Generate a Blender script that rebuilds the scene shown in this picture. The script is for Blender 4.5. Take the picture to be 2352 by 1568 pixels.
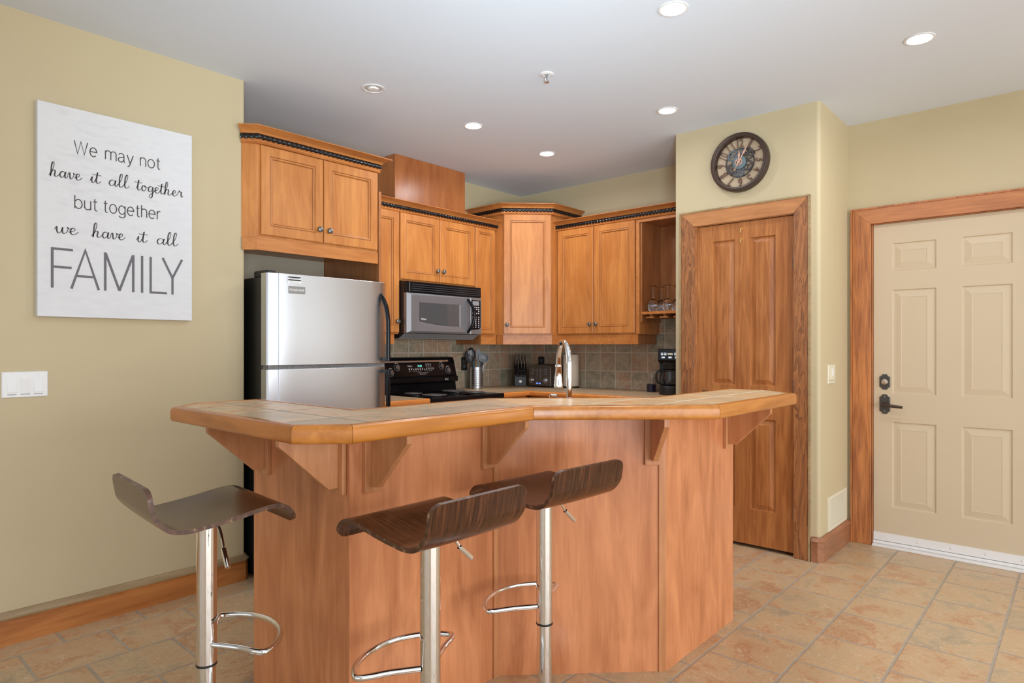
import bpy, bmesh, math, random
from mathutils import Matrix, Vector, noise
random.seed(7)
for o in list(bpy.data.objects): bpy.data.objects.remove(o)
S = bpy.context.scene
C = S.collection
PI = math.pi
rad = math.radians

# ------------------------------------------------------------------ camera
# world: X runs along the left and back walls, Y along the right hand walls
FPX = 1480.6
AX = math.atan((2499-1176)/FPX)
cam = bpy.data.cameras.new('camera'); co = bpy.data.objects.new('camera', cam); C.objects.link(co)
cam.sensor_fit = 'HORIZONTAL'; cam.sensor_width = 36; cam.lens = 36*FPX/2352
cam.shift_y = (798-784)/2352
cam.clip_start = 0.05
co.location = (0, 0, 1.27)
co.rotation_euler = (PI/2, 0, AX - PI/2)
S.camera = co

# ------------------------------------------------------------------ world, exposure, daylight
S.view_settings.view_transform = 'Standard'; S.view_settings.look = 'None'
S.view_settings.gamma = 1; S.view_settings.use_curve_mapping = False
S.view_settings.exposure = -0.07
W = bpy.data.worlds.new('World'); S.world = W; W.use_nodes = True
W.node_tree.nodes['Background'].inputs[0].default_value = (0.86, 0.93, 1.0, 1)
W.node_tree.nodes['Background'].inputs[1].default_value = 1.6

def area(name, loc, rot, sx, sy, power, col=(1, 1, 1), spread=180):
    l = bpy.data.lights.new(name, 'AREA'); l.shape = 'RECTANGLE'; l.size = sx; l.size_y = sy
    l.energy = power; l.color = col; l.spread = rad(spread)
    o = bpy.data.objects.new(name, l); C.objects.link(o); o.location = loc; o.rotation_euler = rot
    return o
area('daylight_rear', (0.90, -3.62, 1.30), (rad(90), 0, 0), 6.2, 2.1, 205, (0.95, 0.98, 1.0))
area('daylight_side', (-3.62, 0.4, 1.30), (rad(90), 0, rad(-90)), 5.0, 2.1, 7, (0.95, 0.98, 1.0))
area('daylight_entry', (4.80, -1.35, 1.30), (rad(90), 0, rad(90)), 0.9, 1.1, 9, (0.95, 0.98, 1.0))
# added fill light, out of view behind the camera, aimed up to brighten the ceiling
area('ceiling_fill', (-0.20, -0.60, 1.10), (rad(90+27), 0, rad(46) - PI/2), 0.7, 0.7, 24, (0.73, 0.89, 1.0), 62)

# ------------------------------------------------------------------ materials
def nm(name):
    m = bpy.data.materials.new(name); m.use_nodes = True
    nt = m.node_tree; b = nt.nodes['Principled BSDF']
    return m, nt, b
def N(nt, t, **k):
    n = nt.nodes.new(t)
    for a, v in k.items(): setattr(n, a, v)
    return n
def L(nt, a, b): nt.links.new(a, b)
def math_(nt, op, a, b=None, c=None):
    n = N(nt, 'ShaderNodeMath', operation=op)
    for i, v in enumerate((a, b, c)):
        if v is None: continue
        if isinstance(v, (int, float)): n.inputs[i].default_value = v
        else: L(nt, v, n.inputs[i])
    return n.outputs[0]
def ramp(nt, fac, stops):
    r = N(nt, 'ShaderNodeValToRGB')
    e = r.color_ramp.elements
    while len(e) > 1: e.remove(e[0])
    e[0].position = stops[0][0]; e[0].color = (*stops[0][1], 1)
    for p, c in stops[1:]:
        q = e.new(p); q.color = (*c, 1)
    L(nt, fac, r.inputs[0]); return r.outputs[0]
def mixc(nt, fac, a, b, mode='MIX'):
    n = N(nt, 'ShaderNodeMix', data_type='RGBA', blend_type=mode)
    for s, v in ((n.inputs[0], fac), (n.inputs[6], a), (n.inputs[7], b)):
        if isinstance(v, (int, float)): s.default_value = v
        elif isinstance(v, tuple): s.default_value = (*v, 1)
        else: L(nt, v, s)
    return n.outputs[2]
def bump(nt, b, h, strength, dist=0.002):
    n = N(nt, 'ShaderNodeBump'); n.inputs['Strength'].default_value = strength
    n.inputs['Distance'].default_value = dist
    L(nt, h, n.inputs['Height']); L(nt, n.outputs[0], b.inputs['Normal'])
def tex(nt, kind, coord, scale, vec=(1, 1, 1), detail=4, dist=0.0, rough=0.55):
    mp = N(nt, 'ShaderNodeMapping'); mp.inputs['Scale'].default_value = vec
    L(nt, coord, mp.inputs[0])
    t = N(nt, kind); L(nt, mp.outputs[0], t.inputs['Vector']); t.inputs['Scale'].default_value = scale
    if 'Detail' in t.inputs: t.inputs['Detail'].default_value = detail
    if 'Distortion' in t.inputs: t.inputs['Distortion'].default_value = dist
    if 'Roughness' in t.inputs and kind == 'ShaderNodeTexNoise': t.inputs['Roughness'].default_value = rough
    return t
def simple(name, col, rough=0.5, metal=0.0, spec=0.5, coat=0.0, var=0.0, bmp=0.0, bscale=200):
    m, nt, b = nm(name)
    b.inputs['Base Color'].default_value = (*col, 1)
    b.inputs['Roughness'].default_value = rough; b.inputs['Metallic'].default_value = metal
    b.inputs['Specular IOR Level'].default_value = spec; b.inputs['Coat Weight'].default_value = coat
    g = N(nt, 'ShaderNodeNewGeometry').outputs['Position']
    if var:
        t = tex(nt, 'ShaderNodeTexNoise', g, 3.0, detail=5)
        lo = tuple(c*(1-var) for c in col); hi = tuple(min(1, c*(1+var)) for c in col)
        L(nt, ramp(nt, t.outputs[0], [(0.3, lo), (0.7, hi)]), b.inputs['Base Color'])
    if bmp:
        t2 = tex(nt, 'ShaderNodeTexNoise', g, bscale, detail=3)
        bump(nt, b, t2.outputs[0], bmp, 0.001)
    return m
def wood(name, dark, light, rough=0.35, axis='z', figure=0.5, fine=0.35, coat=0.15, spec=0.4):
    m, nt, b = nm(name)
    tc = N(nt, 'ShaderNodeTexCoord').outputs['Object']
    st = {'z': (1, 1, 0.07), 'x': (0.07, 1, 1), 'y': (1, 0.07, 1)}[axis]
    st2 = {'z': (1, 1, 0.25), 'x': (0.25, 1, 1), 'y': (1, 0.25, 1)}[axis]
    a = tex(nt, 'ShaderNodeTexNoise', tc, 55, st, 5, 0.6)
    c = tex(nt, 'ShaderNodeTexNoise', tc, 6.5, st2, 3, 1.2)
    f = math_(nt, 'ADD', math_(nt, 'MULTIPLY', a.outputs[0], fine), math_(nt, 'MULTIPLY', c.outputs[0], figure))
    f = math_(nt, 'DIVIDE', f, fine+figure)
    col = ramp(nt, f, [(0.38, dark), (0.5, tuple((x+y)/2 for x, y in zip(dark, light))), (0.62, light)])
    L(nt, col, b.inputs['Base Color'])
    b.inputs['Roughness'].default_value = rough
    b.inputs['Coat Weight'].default_value = coat; b.inputs['Coat Roughness'].default_value = 0.25
    b.inputs['Specular IOR Level'].default_value = spec
    bump(nt, b, a.outputs[0], 0.06, 0.001)
    return m
def flame(name, dark, light, axis='z'):
    m, nt, b = nm(name)
    tc = N(nt, 'ShaderNodeTexCoord').outputs['Object']
    st = {'z': (1, 1, 0.15), 'y': (1, 0.15, 1), 'x': (0.15, 1, 1)}[axis]
    n0 = tex(nt, 'ShaderNodeTexNoise', tc, 12, st, 3, 0.9)
    w = math_(nt, 'FRACT', math_(nt, 'MULTIPLY', n0.outputs[0], 8.0))
    n1 = tex(nt, 'ShaderNodeTexNoise', tc, 90, st, 4)
    f = math_(nt, 'ADD', math_(nt, 'MULTIPLY', w, 0.55), math_(nt, 'MULTIPLY', n1.outputs[0], 0.45))
    L(nt, ramp(nt, f, [(0.15, light), (0.55, tuple((x*0.55+y*0.45) for x, y in zip(dark, light))), (0.8, dark)]), b.inputs['Base Color'])
    b.inputs['Roughness'].default_value = 0.42; b.inputs['Coat Weight'].default_value = 0.1
    return m
def tiles(name, uax, vax, pu, pv, ou, ov, gw, cols, grout, stagger=0.0, rough=0.35, flip=None, veins=True, bstr=0.5, gvar=0.06):
    """square tiles with a colour of their own, mottled, with sunken grout"""
    m, nt, b = nm(name)
    pos = N(nt, 'ShaderNodeNewGeometry').outputs['Position']
    sp = N(nt, 'ShaderNodeSeparateXYZ'); L(nt, pos, sp.inputs[0])
    ax = {'x': 0, 'y': 1, 'z': 2}
    u = sp.outputs[ax[uax]]; v = sp.outputs[ax[vax]]
    vv = math_(nt, 'DIVIDE', math_(nt, 'SUBTRACT', v, ov), pv)
    row = math_(nt, 'FLOOR', vv)
    par = math_(nt, 'FLOORED_MODULO', row, 2.0)
    if flip is not None:
        par = math_(nt, 'ABSOLUTE', math_(nt, 'SUBTRACT', par, math_(nt, 'GREATER_THAN', v, flip)))
    uu = math_(nt, 'DIVIDE', math_(nt, 'SUBTRACT', u, ou), pu)
    if stagger: uu = math_(nt, 'ADD', uu, math_(nt, 'MULTIPLY', par, stagger))
    colm = math_(nt, 'FLOOR', uu)
    fu = math_(nt, 'FRACT', uu); fv = math_(nt, 'FRACT', vv)
    du = math_(nt, 'MULTIPLY', math_(nt, 'MINIMUM', fu, math_(nt, 'SUBTRACT', 1.0, fu)), pu)
    dv = math_(nt, 'MULTIPLY', math_(nt, 'MINIMUM', fv, math_(nt, 'SUBTRACT', 1.0, fv)), pv)
    d = math_(nt, 'MINIMUM', du, dv)
    wob = tex(nt, 'ShaderNodeTexNoise', pos, 40, detail=2)
    d = math_(nt, 'ADD', d, math_(nt, 'MULTIPLY', math_(nt, 'SUBTRACT', wob.outputs[0], 0.5), 0.0025))
    mr = N(nt, 'ShaderNodeMapRange'); mr.interpolation_type = 'SMOOTHSTEP'
    L(nt, d, mr.inputs[0]); mr.inputs[1].default_value = gw*0.5-0.0006; mr.inputs[2].default_value = gw*0.5+0.0012
    mask = mr.outputs[0]
    cid = N(nt, 'ShaderNodeCombineXYZ'); L(nt, colm, cid.inputs[0]); L(nt, row, cid.inputs[1])
    wn = N(nt, 'ShaderNodeTexWhiteNoise', noise_dimensions='3D'); L(nt, cid.outputs[0], wn.inputs[0])
    # mottling shifted by the tile's own random value
    off = N(nt, 'ShaderNodeVectorMath', operation='ADD')
    sc = N(nt, 'ShaderNodeVectorMath', operation='SCALE'); L(nt, wn.outputs[1], sc.inputs[0]); sc.inputs[3].default_value = 9.0
    L(nt, pos, off.inputs[0]); L(nt, sc.outputs[0], off.inputs[1])
    n1 = tex(nt, 'ShaderNodeTexNoise', off.outputs[0], 6.0, detail=8, dist=0.7, rough=0.66)
    n2 = tex(nt, 'ShaderNodeTexNoise', off.outputs[0], 34.0, detail=5, dist=1.0, rough=0.7)
    f = math_(nt, 'ADD', math_(nt, 'MULTIPLY', n1.outputs[0], 0.75), math_(nt, 'MULTIPLY', n2.outputs[0], 0.25))
    f = math_(nt, 'ADD', f, math_(nt, 'MULTIPLY', math_(nt, 'SUBTRACT', wn.outputs[0], 0.5), gvar*2))
    col = ramp(nt, f, cols)
    if veins:
        n3 = tex(nt, 'ShaderNodeTexNoise', off.outputs[0], 30.0, (1, 1, 1), detail=6, dist=2.5, rough=0.75)
        vm = ramp(nt, n3.outputs[0], [(0.55, (0, 0, 0)), (0.64, (1, 1, 1))])
        col = mixc(nt, math_(nt, 'MULTIPLY', vm, 0.42), col, (0.80, 0.70, 0.56))
    gn = tex(nt, 'ShaderNodeTexNoise', pos, 12, detail=3)
    gcol = ramp(nt, gn.outputs[0], [(0.3, tuple(c*0.82 for c in grout)), (0.7, grout)])
    L(nt, mixc(nt, mask, gcol, col), b.inputs['Base Color'])
    rr = N(nt, 'ShaderNodeMapRange'); L(nt, mask, rr.inputs[0]); rr.inputs[3].default_value = 0.8; rr.inputs[4].default_value = rough
    L(nt, rr.outputs[0], b.inputs['Roughness'])
    h = math_(nt, 'ADD', mask, math_(nt, 'MULTIPLY', n2.outputs[0], 0.35))
    bump(nt, b, h, bstr, 0.002)
    return m

M = {}
M['wall'] = simple('wall_paint', (0.55, 0.455, 0.282), 0.6, var=0.012, bmp=0.03, bscale=350)
M['alcove'] = simple('cream_panel_paint', (0.50, 0.43, 0.32), 0.6)
M['ceiling'] = simple('ceiling_paint', (0.71, 0.77, 0.85), 0.85, bmp=0.12, bscale=160)
M['wood'] = wood('maple_door_wood', (0.44, 0.150, 0.034), (0.60, 0.240, 0.062))
M['woodx'] = wood('maple_rail_wood', (0.42, 0.138, 0.032), (0.58, 0.226, 0.060), axis='x')
M['woody'] = wood('maple_rail_wood_side', (0.42, 0.138, 0.032), (0.58, 0.226, 0.060), axis='y')
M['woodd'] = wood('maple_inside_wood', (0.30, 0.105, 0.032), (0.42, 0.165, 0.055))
M['panel'] = wood('island_panel_wood', (0.44, 0.154, 0.058), (0.66, 0.268, 0.115), rough=0.33, figure=0.55, fine=0.25)
M['corbel'] = wood('corbel_wood', (0.42, 0.165, 0.06), (0.58, 0.26, 0.11), rough=0.4)
M['edge'] = wood('bar_edge_wood', (0.36, 0.118, 0.014), (0.52, 0.195, 0.034), rough=0.27, axis='x', coat=0.2)
M['edgeo'] = wood('counter_edge_wood', (0.62, 0.20, 0.04), (0.74, 0.27, 0.06), rough=0.25, axis='x', coat=0.4)
M['glaze'] = simple('dark_glaze_line', (0.13, 0.045, 0.015), 0.4)
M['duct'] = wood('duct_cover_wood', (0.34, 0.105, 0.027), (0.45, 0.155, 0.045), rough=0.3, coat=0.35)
M['pdoor'] = wood('fir_door_wood', (0.30, 0.098, 0.026), (0.50, 0.195, 0.058), rough=0.36, figure=0.4, fine=0.5)
M['casing'] = flame('fir_casing_wood', (0.17, 0.062, 0.024), (0.44, 0.175, 0.058), 'z')
M['casingy'] = wood('fir_casing_head_wood', (0.36, 0.14, 0.05), (0.54, 0.24, 0.09), axis='y')
M['casing2'] = wood('entry_casing_wood', (0.30, 0.10, 0.035), (0.58, 0.22, 0.07), axis='z', figure=0.3, fine=0.6)
M['casing2y'] = wood('entry_casing_head_wood', (0.34, 0.12, 0.045), (0.56, 0.22, 0.08), axis='y')
M['base'] = wood('baseboard_wood', (0.30, 0.095, 0.022), (0.50, 0.19, 0.05), axis='x', figure=0.6, fine=0.4)
M['basecap'] = wood('baseboard_cap_wood', (0.28, 0.19, 0.09), (0.42, 0.30, 0.16), axis='x')
M['base2'] = wood('baseboard_side_wood', (0.27, 0.11, 0.05), (0.40, 0.175, 0.09), axis='x')
M['rope'] = simple('black_rope_paint', (0.005, 0.005, 0.006), 0.25, spec=0.5)
M['knob'] = simple('pewter', (0.22, 0.215, 0.21), 0.38, 0.9)
M['steel'] = simple('brushed_steel', (0.58, 0.60, 0.635), 0.33, 1.0)
M['steeld'] = simple('dark_steel', (0.30, 0.30, 0.31), 0.3, 1.0)
M['chrome'] = simple('chrome', (0.80, 0.80, 0.80), 0.045, 1.0)
M['black'] = simple('black_gloss', (0.006, 0.006, 0.0075), 0.14, spec=0.22)
M['blackm'] = simple('black_matt', (0.012, 0.012, 0.013), 0.45)
M['blackt'] = simple('black_textured', (0.010, 0.010, 0.010), 0.4, bmp=0.4, bscale=260)
M['darkgrey'] = simple('dark_grey_plastic', (0.06, 0.06, 0.065), 0.4)
M['grey'] = simple('grey_plastic', (0.26, 0.27, 0.29), 0.45)
M['white'] = simple('white_plastic', (0.80, 0.80, 0.79), 0.35)
M['whiter'] = simple('white_print', (0.85, 0.85, 0.85), 0.5)
M['cream'] = simple('cream_plastic', (0.74, 0.69, 0.53), 0.45)
M['entry'] = simple('entry_door_paint', (0.60, 0.485, 0.335), 0.42, bmp=0.03, bscale=300)
M['towel'] = simple('paper_towel', (0.74, 0.65, 0.52), 0.9, bmp=0.3, bscale=90)
M['brass'] = simple('brass', (0.75, 0.55, 0.22), 0.25, 1.0)
M['lockface'] = simple('worn_nickel', (0.55, 0.45, 0.38), 0.3, 0.9)
M['iron'] = simple('hammered_iron', (0.10, 0.095, 0.09), 0.4, 0.8, bmp=0.5, bscale=60)
M['bronze'] = simple('bronze_rim', (0.055, 0.032, 0.022), 0.35, 0.3)
M['copper'] = simple('copper_numerals', (0.17, 0.095, 0.065), 0.45, 0.4)
M['copperl'] = simple('copper_hands', (0.62, 0.36, 0.26), 0.4, 0.3)
M['gear'] = simple('gear_metal', (0.06, 0.05, 0.048), 0.45, 0.4)
M['gearb'] = simple('blued_gear_metal', (0.09, 0.11, 0.13), 0.45, 0.4)
M['blue'] = simple('blue_patina', (0.13, 0.19, 0.215), 0.5, 0.2, var=0.25)
M['dial'] = simple('dial_backing', (0.50, 0.38, 0.25), 0.6)
M['ink'] = simple('ink_dark', (0.06, 0.05, 0.05), 0.6)
M['inkg'] = simple('ink_grey', (0.13, 0.125, 0.135), 0.6)
M['inkb'] = simple('ink_black', (0.01, 0.01, 0.01), 0.6)
M['teal'] = simple('teal_plastic', (0.02, 0.16, 0.24), 0.4)
M['beech'] = simple('pale_spoon_wood', (0.60, 0.40, 0.20), 0.6)
M['taupe'] = simple('taupe_metal', (0.22, 0.185, 0.16), 0.34, 0.85)
M['navy'] = simple('dark_violet_plastic', (0.02, 0.016, 0.035), 0.3)
M['white_trim'] = simple('white_lamp_trim', (0.78, 0.78, 0.78), 0.5)
M['sweep'] = simple('white_door_sweep', (0.78, 0.76, 0.74), 0.4)

def canvas_mat():
    m, nt, b = nm('canvas_white')
    pos = N(nt, 'ShaderNodeNewGeometry').outputs['Position']
    t = tex(nt, 'ShaderNodeTexNoise', pos, 12, (1, 1, 3.5), 7)
    t2 = tex(nt, 'ShaderNodeTexNoise', pos, 2.5, (1, 1, 1), 3)
    f = math_(nt, 'MULTIPLY', t.outputs[0], t2.outputs[0])
    L(nt, ramp(nt, f, [(0.15, (0.68, 0.685, 0.70)), (0.28, (0.72, 0.72, 0.73)), (0.45, (0.65, 0.655, 0.665))]), b.inputs['Base Color'])
    b.inputs['Roughness'].default_value = 0.75
    return m
M['canvas'] = canvas_mat()
def seat_mat():
    m, nt, b = nm('walnut_veneer')
    tc = N(nt, 'ShaderNodeTexCoord').outputs['Object']
    a = tex(nt, 'ShaderNodeTexNoise', tc, 110, (0.07, 1, 0.07), 6, 0.3, 0.65)
    L(nt, ramp(nt, a.outputs[0], [(0.35, (0.024, 0.007, 0.002)), (0.55, (0.070, 0.022, 0.008)), (0.68, (0.12, 0.045, 0.018)), (0.76, (0.26, 0.14, 0.075))]), b.inputs['Base Color'])
    b.inputs['Roughness'].default_value = 0.24; b.inputs['Coat Weight'].default_value = 0.2; b.inputs['Coat Roughness'].default_value = 0.10; b.inputs['Specular IOR Level'].default_value = 0.3
    return m
M['seat'] = seat_mat()
def ply_mat():
    m, nt, b = nm('ply_edge')
    tc = N(nt, 'ShaderNodeTexCoord').outputs['Object']
    a = tex(nt, 'ShaderNodeTexNoise', tc, 70, (1, 1, 1), 4, 0, 0.5)
    L(nt, ramp(nt, a.outputs[0], [(0.35, (0.055, 0.020, 0.008)), (0.60, (0.11, 0.046, 0.021)), (0.72, (0.34, 0.22, 0.13))]), b.inputs['Base Color'])
    b.inputs['Roughness'].default_value = 0.4
    return m
M['ply'] = ply_mat()
def emit(name, col, s):
    m, nt, b = nm(name)
    b.inputs['Base Color'].default_value = (*col, 1)
    b.inputs['Emission Color'].default_value = (*col, 1); b.inputs['Emission Strength'].default_value = s
    return m
M['lamp'] = emit('lit_lamp', (1, 0.99, 0.97), 14)
M['lampdim'] = emit('lit_lamp_side', (1, 0.99, 0.97), 3.0)
M['lampoff'] = simple('unlit_bulb', (0.6, 0.6, 0.6), 0.3)
M['digits'] = emit('clock_digits', (0.25, 0.95, 0.8), 1.2)
M['lcd'] = emit('blue_display', (0.16, 0.30, 0.95), 1.0)
def glass_mat(name, col=(1, 1, 1), rough=0.0):
    m, nt, b = nm(name)
    b.inputs['Base Color'].default_value = (*col, 1); b.inputs['Roughness'].default_value = rough
    b.inputs['Transmission Weight'].default_value = 1.0; b.inputs['IOR'].default_value = 1.45
    return m
M['glass'] = glass_mat('clear_glass')
M['mwin'] = simple('microwave_window', (0.075, 0.077, 0.08), 0.08, spec=0.8)
M['floor'] = tiles('floor_tile', 'x', 'y', 0.322, 0.3005, 2.56, 0.285, 0.010,
    [(0.28, (0.30, 0.24, 0.155)), (0.39, (0.42, 0.32, 0.20)), (0.47, (0.54, 0.38, 0.22)), (0.54, (0.53, 0.345, 0.19)), (0.60, (0.46, 0.24, 0.125)), (0.65, (0.54, 0.34, 0.19)), (0.76, (0.62, 0.49, 0.34))],
    (0.42, 0.35, 0.27), stagger=0.5, rough=0.33, flip=2.0, gvar=0.045, bstr=0.8)
M['bar'] = tiles('bar_tile', 'x', 'y', 0.30, 0.30, 1.06, 1.635, 0.008,
    [(0.34, (0.36, 0.30, 0.21)), (0.45, (0.47, 0.33, 0.20)), (0.53, (0.60, 0.42, 0.25)), (0.60, (0.52, 0.25, 0.12)), (0.70, (0.64, 0.44, 0.24))],
    (0.30, 0.265, 0.21), rough=0.35, bstr=0.4)
M['bar2'] = tiles('bar_tile_right', 'x', 'y', 0.30, 0.19, 2.0, 1.157, 0.008,
    [(0.34, (0.48, 0.36, 0.22)), (0.47, (0.58, 0.40, 0.22)), (0.56, (0.68, 0.43, 0.20)), (0.62, (0.60, 0.28, 0.11)), (0.74, (0.70, 0.50, 0.27))],
    (0.74, 0.64, 0.48), rough=0.35, bstr=0.4)
M['ctile'] = tiles('counter_tile', 'x', 'y', 0.30, 0.30, 4.05, 3.46, 0.008,
    [(0.34, (0.40, 0.32, 0.20)), (0.47, (0.52, 0.37, 0.22)), (0.58, (0.60, 0.40, 0.22)), (0.70, (0.55, 0.30, 0.14)), (0.78, (0.62, 0.45, 0.26))],
    (0.50, 0.42, 0.31), rough=0.4, bstr=0.4)
BS = [(0.28, (0.20, 0.185, 0.135)), (0.40, (0.31, 0.275, 0.195)), (0.48, (0.42, 0.335, 0.235)), (0.54, (0.34, 0.25, 0.17)), (0.60, (0.46, 0.27, 0.165)), (0.66, (0.40, 0.33, 0.235)), (0.78, (0.52, 0.45, 0.33))]
M['bsx'] = tiles('backsplash_tile_back', 'x', 'z', 0.155, 0.158, 4.10, 0.911, 0.007, BS, (0.56, 0.51, 0.42), rough=0.4, gvar=0.14)
M['bsy'] = tiles('backsplash_tile_right', 'y', 'z', 0.156, 0.158, 3.956, 0.911, 0.007, BS, (0.56, 0.51, 0.42), rough=0.4, gvar=0.14)
def speckle_mat():
    m, nt, b = nm('speckled_seal')
    pos = N(nt, 'ShaderNodeNewGeometry').outputs['Position']
    t = tex(nt, 'ShaderNodeTexNoise', pos, 420, detail=2)
    L(nt, ramp(nt, t.outputs[0], [(0.45, (0.03, 0.03, 0.03)), (0.6, (0.5, 0.5, 0.5))]), b.inputs['Base Color'])
    return m
M['speckle'] = speckle_mat()

# ------------------------------------------------------------------ mesh builder
def fr(x, y, ang=0, z=0):
    """frame: local x to the right as seen from the front, local y into the wall"""
    return Matrix.Translation((x, y, z)) @ Matrix.Rotation(rad(ang), 4, 'Z')
I4 = Matrix.Identity(4)
class MB:
    def __init__(s, T=I4): s.v = []; s.f = []; s.mi = []; s.T = T
    def add(s, vs, fs, mi=0):
        n = len(s.v); s.v += [s.T @ Vector(p) for p in vs]
        s.f += [tuple(n+i for i in f) for f in fs]; s.mi += [mi]*len(fs); return s
    def box(s, x0, y0, z0, x1, y1, z1, mi=0):
        return s.add([(x0,y0,z0),(x1,y0,z0),(x1,y1,z0),(x0,y1,z0),(x0,y0,z1),(x1,y0,z1),(x1,y1,z1),(x0,y1,z1)],
              [(0,3,2,1),(4,5,6,7),(0,1,5,4),(1,2,6,5),(2,3,7,6),(3,0,4,7)], mi)
    def prism(s, poly, z0, z1, mi=0, mtop=None):
        n = len(poly)
        s.add([(p[0],p[1],z0) for p in poly]+[(p[0],p[1],z1) for p in poly],
              [tuple(range(n-1,-1,-1))]+[(i,(i+1)%n,n+(i+1)%n,n+i) for i in range(n)], mi)
        k = len(s.v)-n
        s.f.append(tuple(k+i for i in range(n))); s.mi.append(mi if mtop is None else mtop); return s
    def xz(s, poly, y0, y1, mi=0):
        """polygon drawn in x,z (counter-clockwise seen from the front) pulled from y0 (front) to y1"""
        n = len(poly)
        return s.add([(p[0],y0,p[1]) for p in poly]+[(p[0],y1,p[1]) for p in poly],
              [tuple(range(n)), tuple(range(2*n-1,n-1,-1))]+[(i,n+i,n+(i+1)%n,(i+1)%n) for i in range(n)], mi)
    def yz(s, poly, x0, x1, mi=0):
        n = len(poly)
        return s.add([(x0,p[0],p[1]) for p in poly]+[(x1,p[0],p[1]) for p in poly],
              [tuple(range(n)), tuple(range(2*n-1,n-1,-1))]+[(i,n+i,n+(i+1)%n,(i+1)%n) for i in range(n)], mi)
    def rings(s, x0, x1, z0, z1, rg, back=None, mi=0, mip=None):
        """nested rectangles (inset, y); closed in the middle; outer back edge to y=back"""
        vs = []; fs = []
        if back is not None: rg = [(rg[0][0], back)] + list(rg)
        for i, y in rg:
            vs += [(x0+i,y,z0+i),(x1-i,y,z0+i),(x1-i,y,z1-i),(x0+i,y,z1-i)]
        for k in range(len(rg)-1):
            for j in range(4):
                a = 4*k+j; b_ = 4*k+(j+1)%4
                fs.append((a, b_, b_+4, a+4))
        s.add(vs, fs, mi)
        n = len(s.v)-4; s.f.append((n,n+1,n+2,n+3)); s.mi.append(mi if mip is None else mip)
        if back is not None:
            n0 = len(s.v)-len(vs); s.f.append((n0+3,n0+2,n0+1,n0)); s.mi.append(mi)
        return s
    def slab(s, x0, x1, z0, z1, yf, yb, panels, rg):
        """door leaf with panels (x0,x1,z0,z1) worked into its face"""
        xs = sorted({x0, x1, *[p[0] for p in panels], *[p[1] for p in panels]})
        zs = sorted({z0, z1, *[p[2] for p in panels], *[p[3] for p in panels]})
        for a, b_ in zip(xs, xs[1:]):
            for c, d in zip(zs, zs[1:]):
                if any(p[0] <= a+1e-6 and p[1] >= b_-1e-6 and p[2] <= c+1e-6 and p[3] >= d-1e-6 for p in panels): continue
                s.add([(a,yf,c),(b_,yf,c),(b_,yf,d),(a,yf,d)], [(0,1,2,3)])
        for p in panels: s.rings(*p, [(i, yf+dy) for i, dy in rg])
        s.add([(x0,yf,z0),(x1,yf,z0),(x1,yf,z1),(x0,yf,z1),(x0,yb,z0),(x1,yb,z0),(x1,yb,z1),(x0,yb,z1)],
              [(0,4,5,1),(1,5,6,2),(2,6,7,3),(3,7,4,0),(7,6,5,4)])
        return s
    def lathe(s, prof, o=(0,0,0), ax='z', n=32, mi=0, arc=2*PI, cap=True):
        """prof: (radius, height) pairs"""
        o = Vector(o); vs = []; m = len(prof)
        full = abs(arc-2*PI) < 1e-6; cnt = n if full else n+1
        for k in range(cnt):
            a = arc*k/n; c, sn = math.cos(a), math.sin(a)
            for r, h in prof:
                if ax == 'z': p = (r*c, r*sn, h)
                elif ax == 'y': p = (r*c, h, r*sn)
                else: p = (h, r*c, r*sn)
                vs.append(o+Vector(p))
        fs = []
        for k in range(n):
            k2 = (k+1) % cnt
            for i in range(m-1):
                q = (k*m+i, k2*m+i, k2*m+i+1, k*m+i+1)
                fs.append(q if ax != 'y' else q[::-1])
        s.add(vs, fs, mi)
        b0 = len(s.v)-len(vs)
        if cap and full:
            for e in (0, m-1):
                if prof[e][0] > 1e-5:
                    f = tuple(b0+k*m+e for k in range(cnt))
                    s.f.append(f if (e == 0) == (ax == 'y') else f[::-1] if e == 0 else f); s.mi.append(mi)
        return s
    def disc(s, r, h0, h1, o=(0,0,0), ax='z', n=32, mi=0): return s.lathe([(r,h0),(r,h1)], o, ax, n, mi)
    def tube(s, pts, r, n=12, mi=0, closed=False):
        P = [Vector(p) for p in pts]; m = len(P)
        rr = r if isinstance(r, (list, tuple)) else [r]*m
        up = None; vs = []
        for i in range(m):
            if closed: d = P[(i+1)%m]-P[i-1]
            else: d = P[min(i+1,m-1)]-P[max(i-1,0)]
            d.normalize()
            if up is None:
                up = Vector((0,0,1)) if abs(d.z) < 0.9 else Vector((1,0,0))
            up = (up-d*up.dot(d)).normalized(); sd = d.cross(up)
            for k in range(n):
                a = 2*PI*k/n; vs.append(P[i]+(up*math.cos(a)+sd*math.sin(a))*rr[i])
        fs = []
        for i in range(m if closed else m-1):
            for k in range(n):
                a = i*n+k; b_ = i*n+(k+1)%n; c = ((i+1)%m)*n+(k+1)%n; d_ = ((i+1)%m)*n+k
                fs.append((a,d_,c,b_))
        if not closed:
            fs += [tuple(range(n)), tuple(range(m*n-1,(m-1)*n-1,-1))]
        return s.add(vs, fs, mi)
    def sweep(s, prof, path, closed=False, mi=0, caps=True):
        """prof: closed polygon of (out, z); path: xy points; out = right hand side of travel, mitred"""
        m = len(path); n = len(prof); vs = []
        P = [Vector((p[0], p[1])) for p in path]
        for i in range(m):
            d0 = (P[i]-P[i-1]).normalized() if (i > 0 or closed) else None
            d1 = (P[(i+1)%m]-P[i]).normalized() if (i < m-1 or closed) else None
            if d0 is None: d0 = d1
            if d1 is None: d1 = d0
            n0 = Vector((d0.y,-d0.x)); n1 = Vector((d1.y,-d1.x)); nn = (n0+n1)
            nn = nn.normalized(); k = 1/max(0.25, nn.dot(n0))
            for o_, z in prof: vs.append((P[i].x+nn.x*o_*k, P[i].y+nn.y*o_*k, z))
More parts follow.
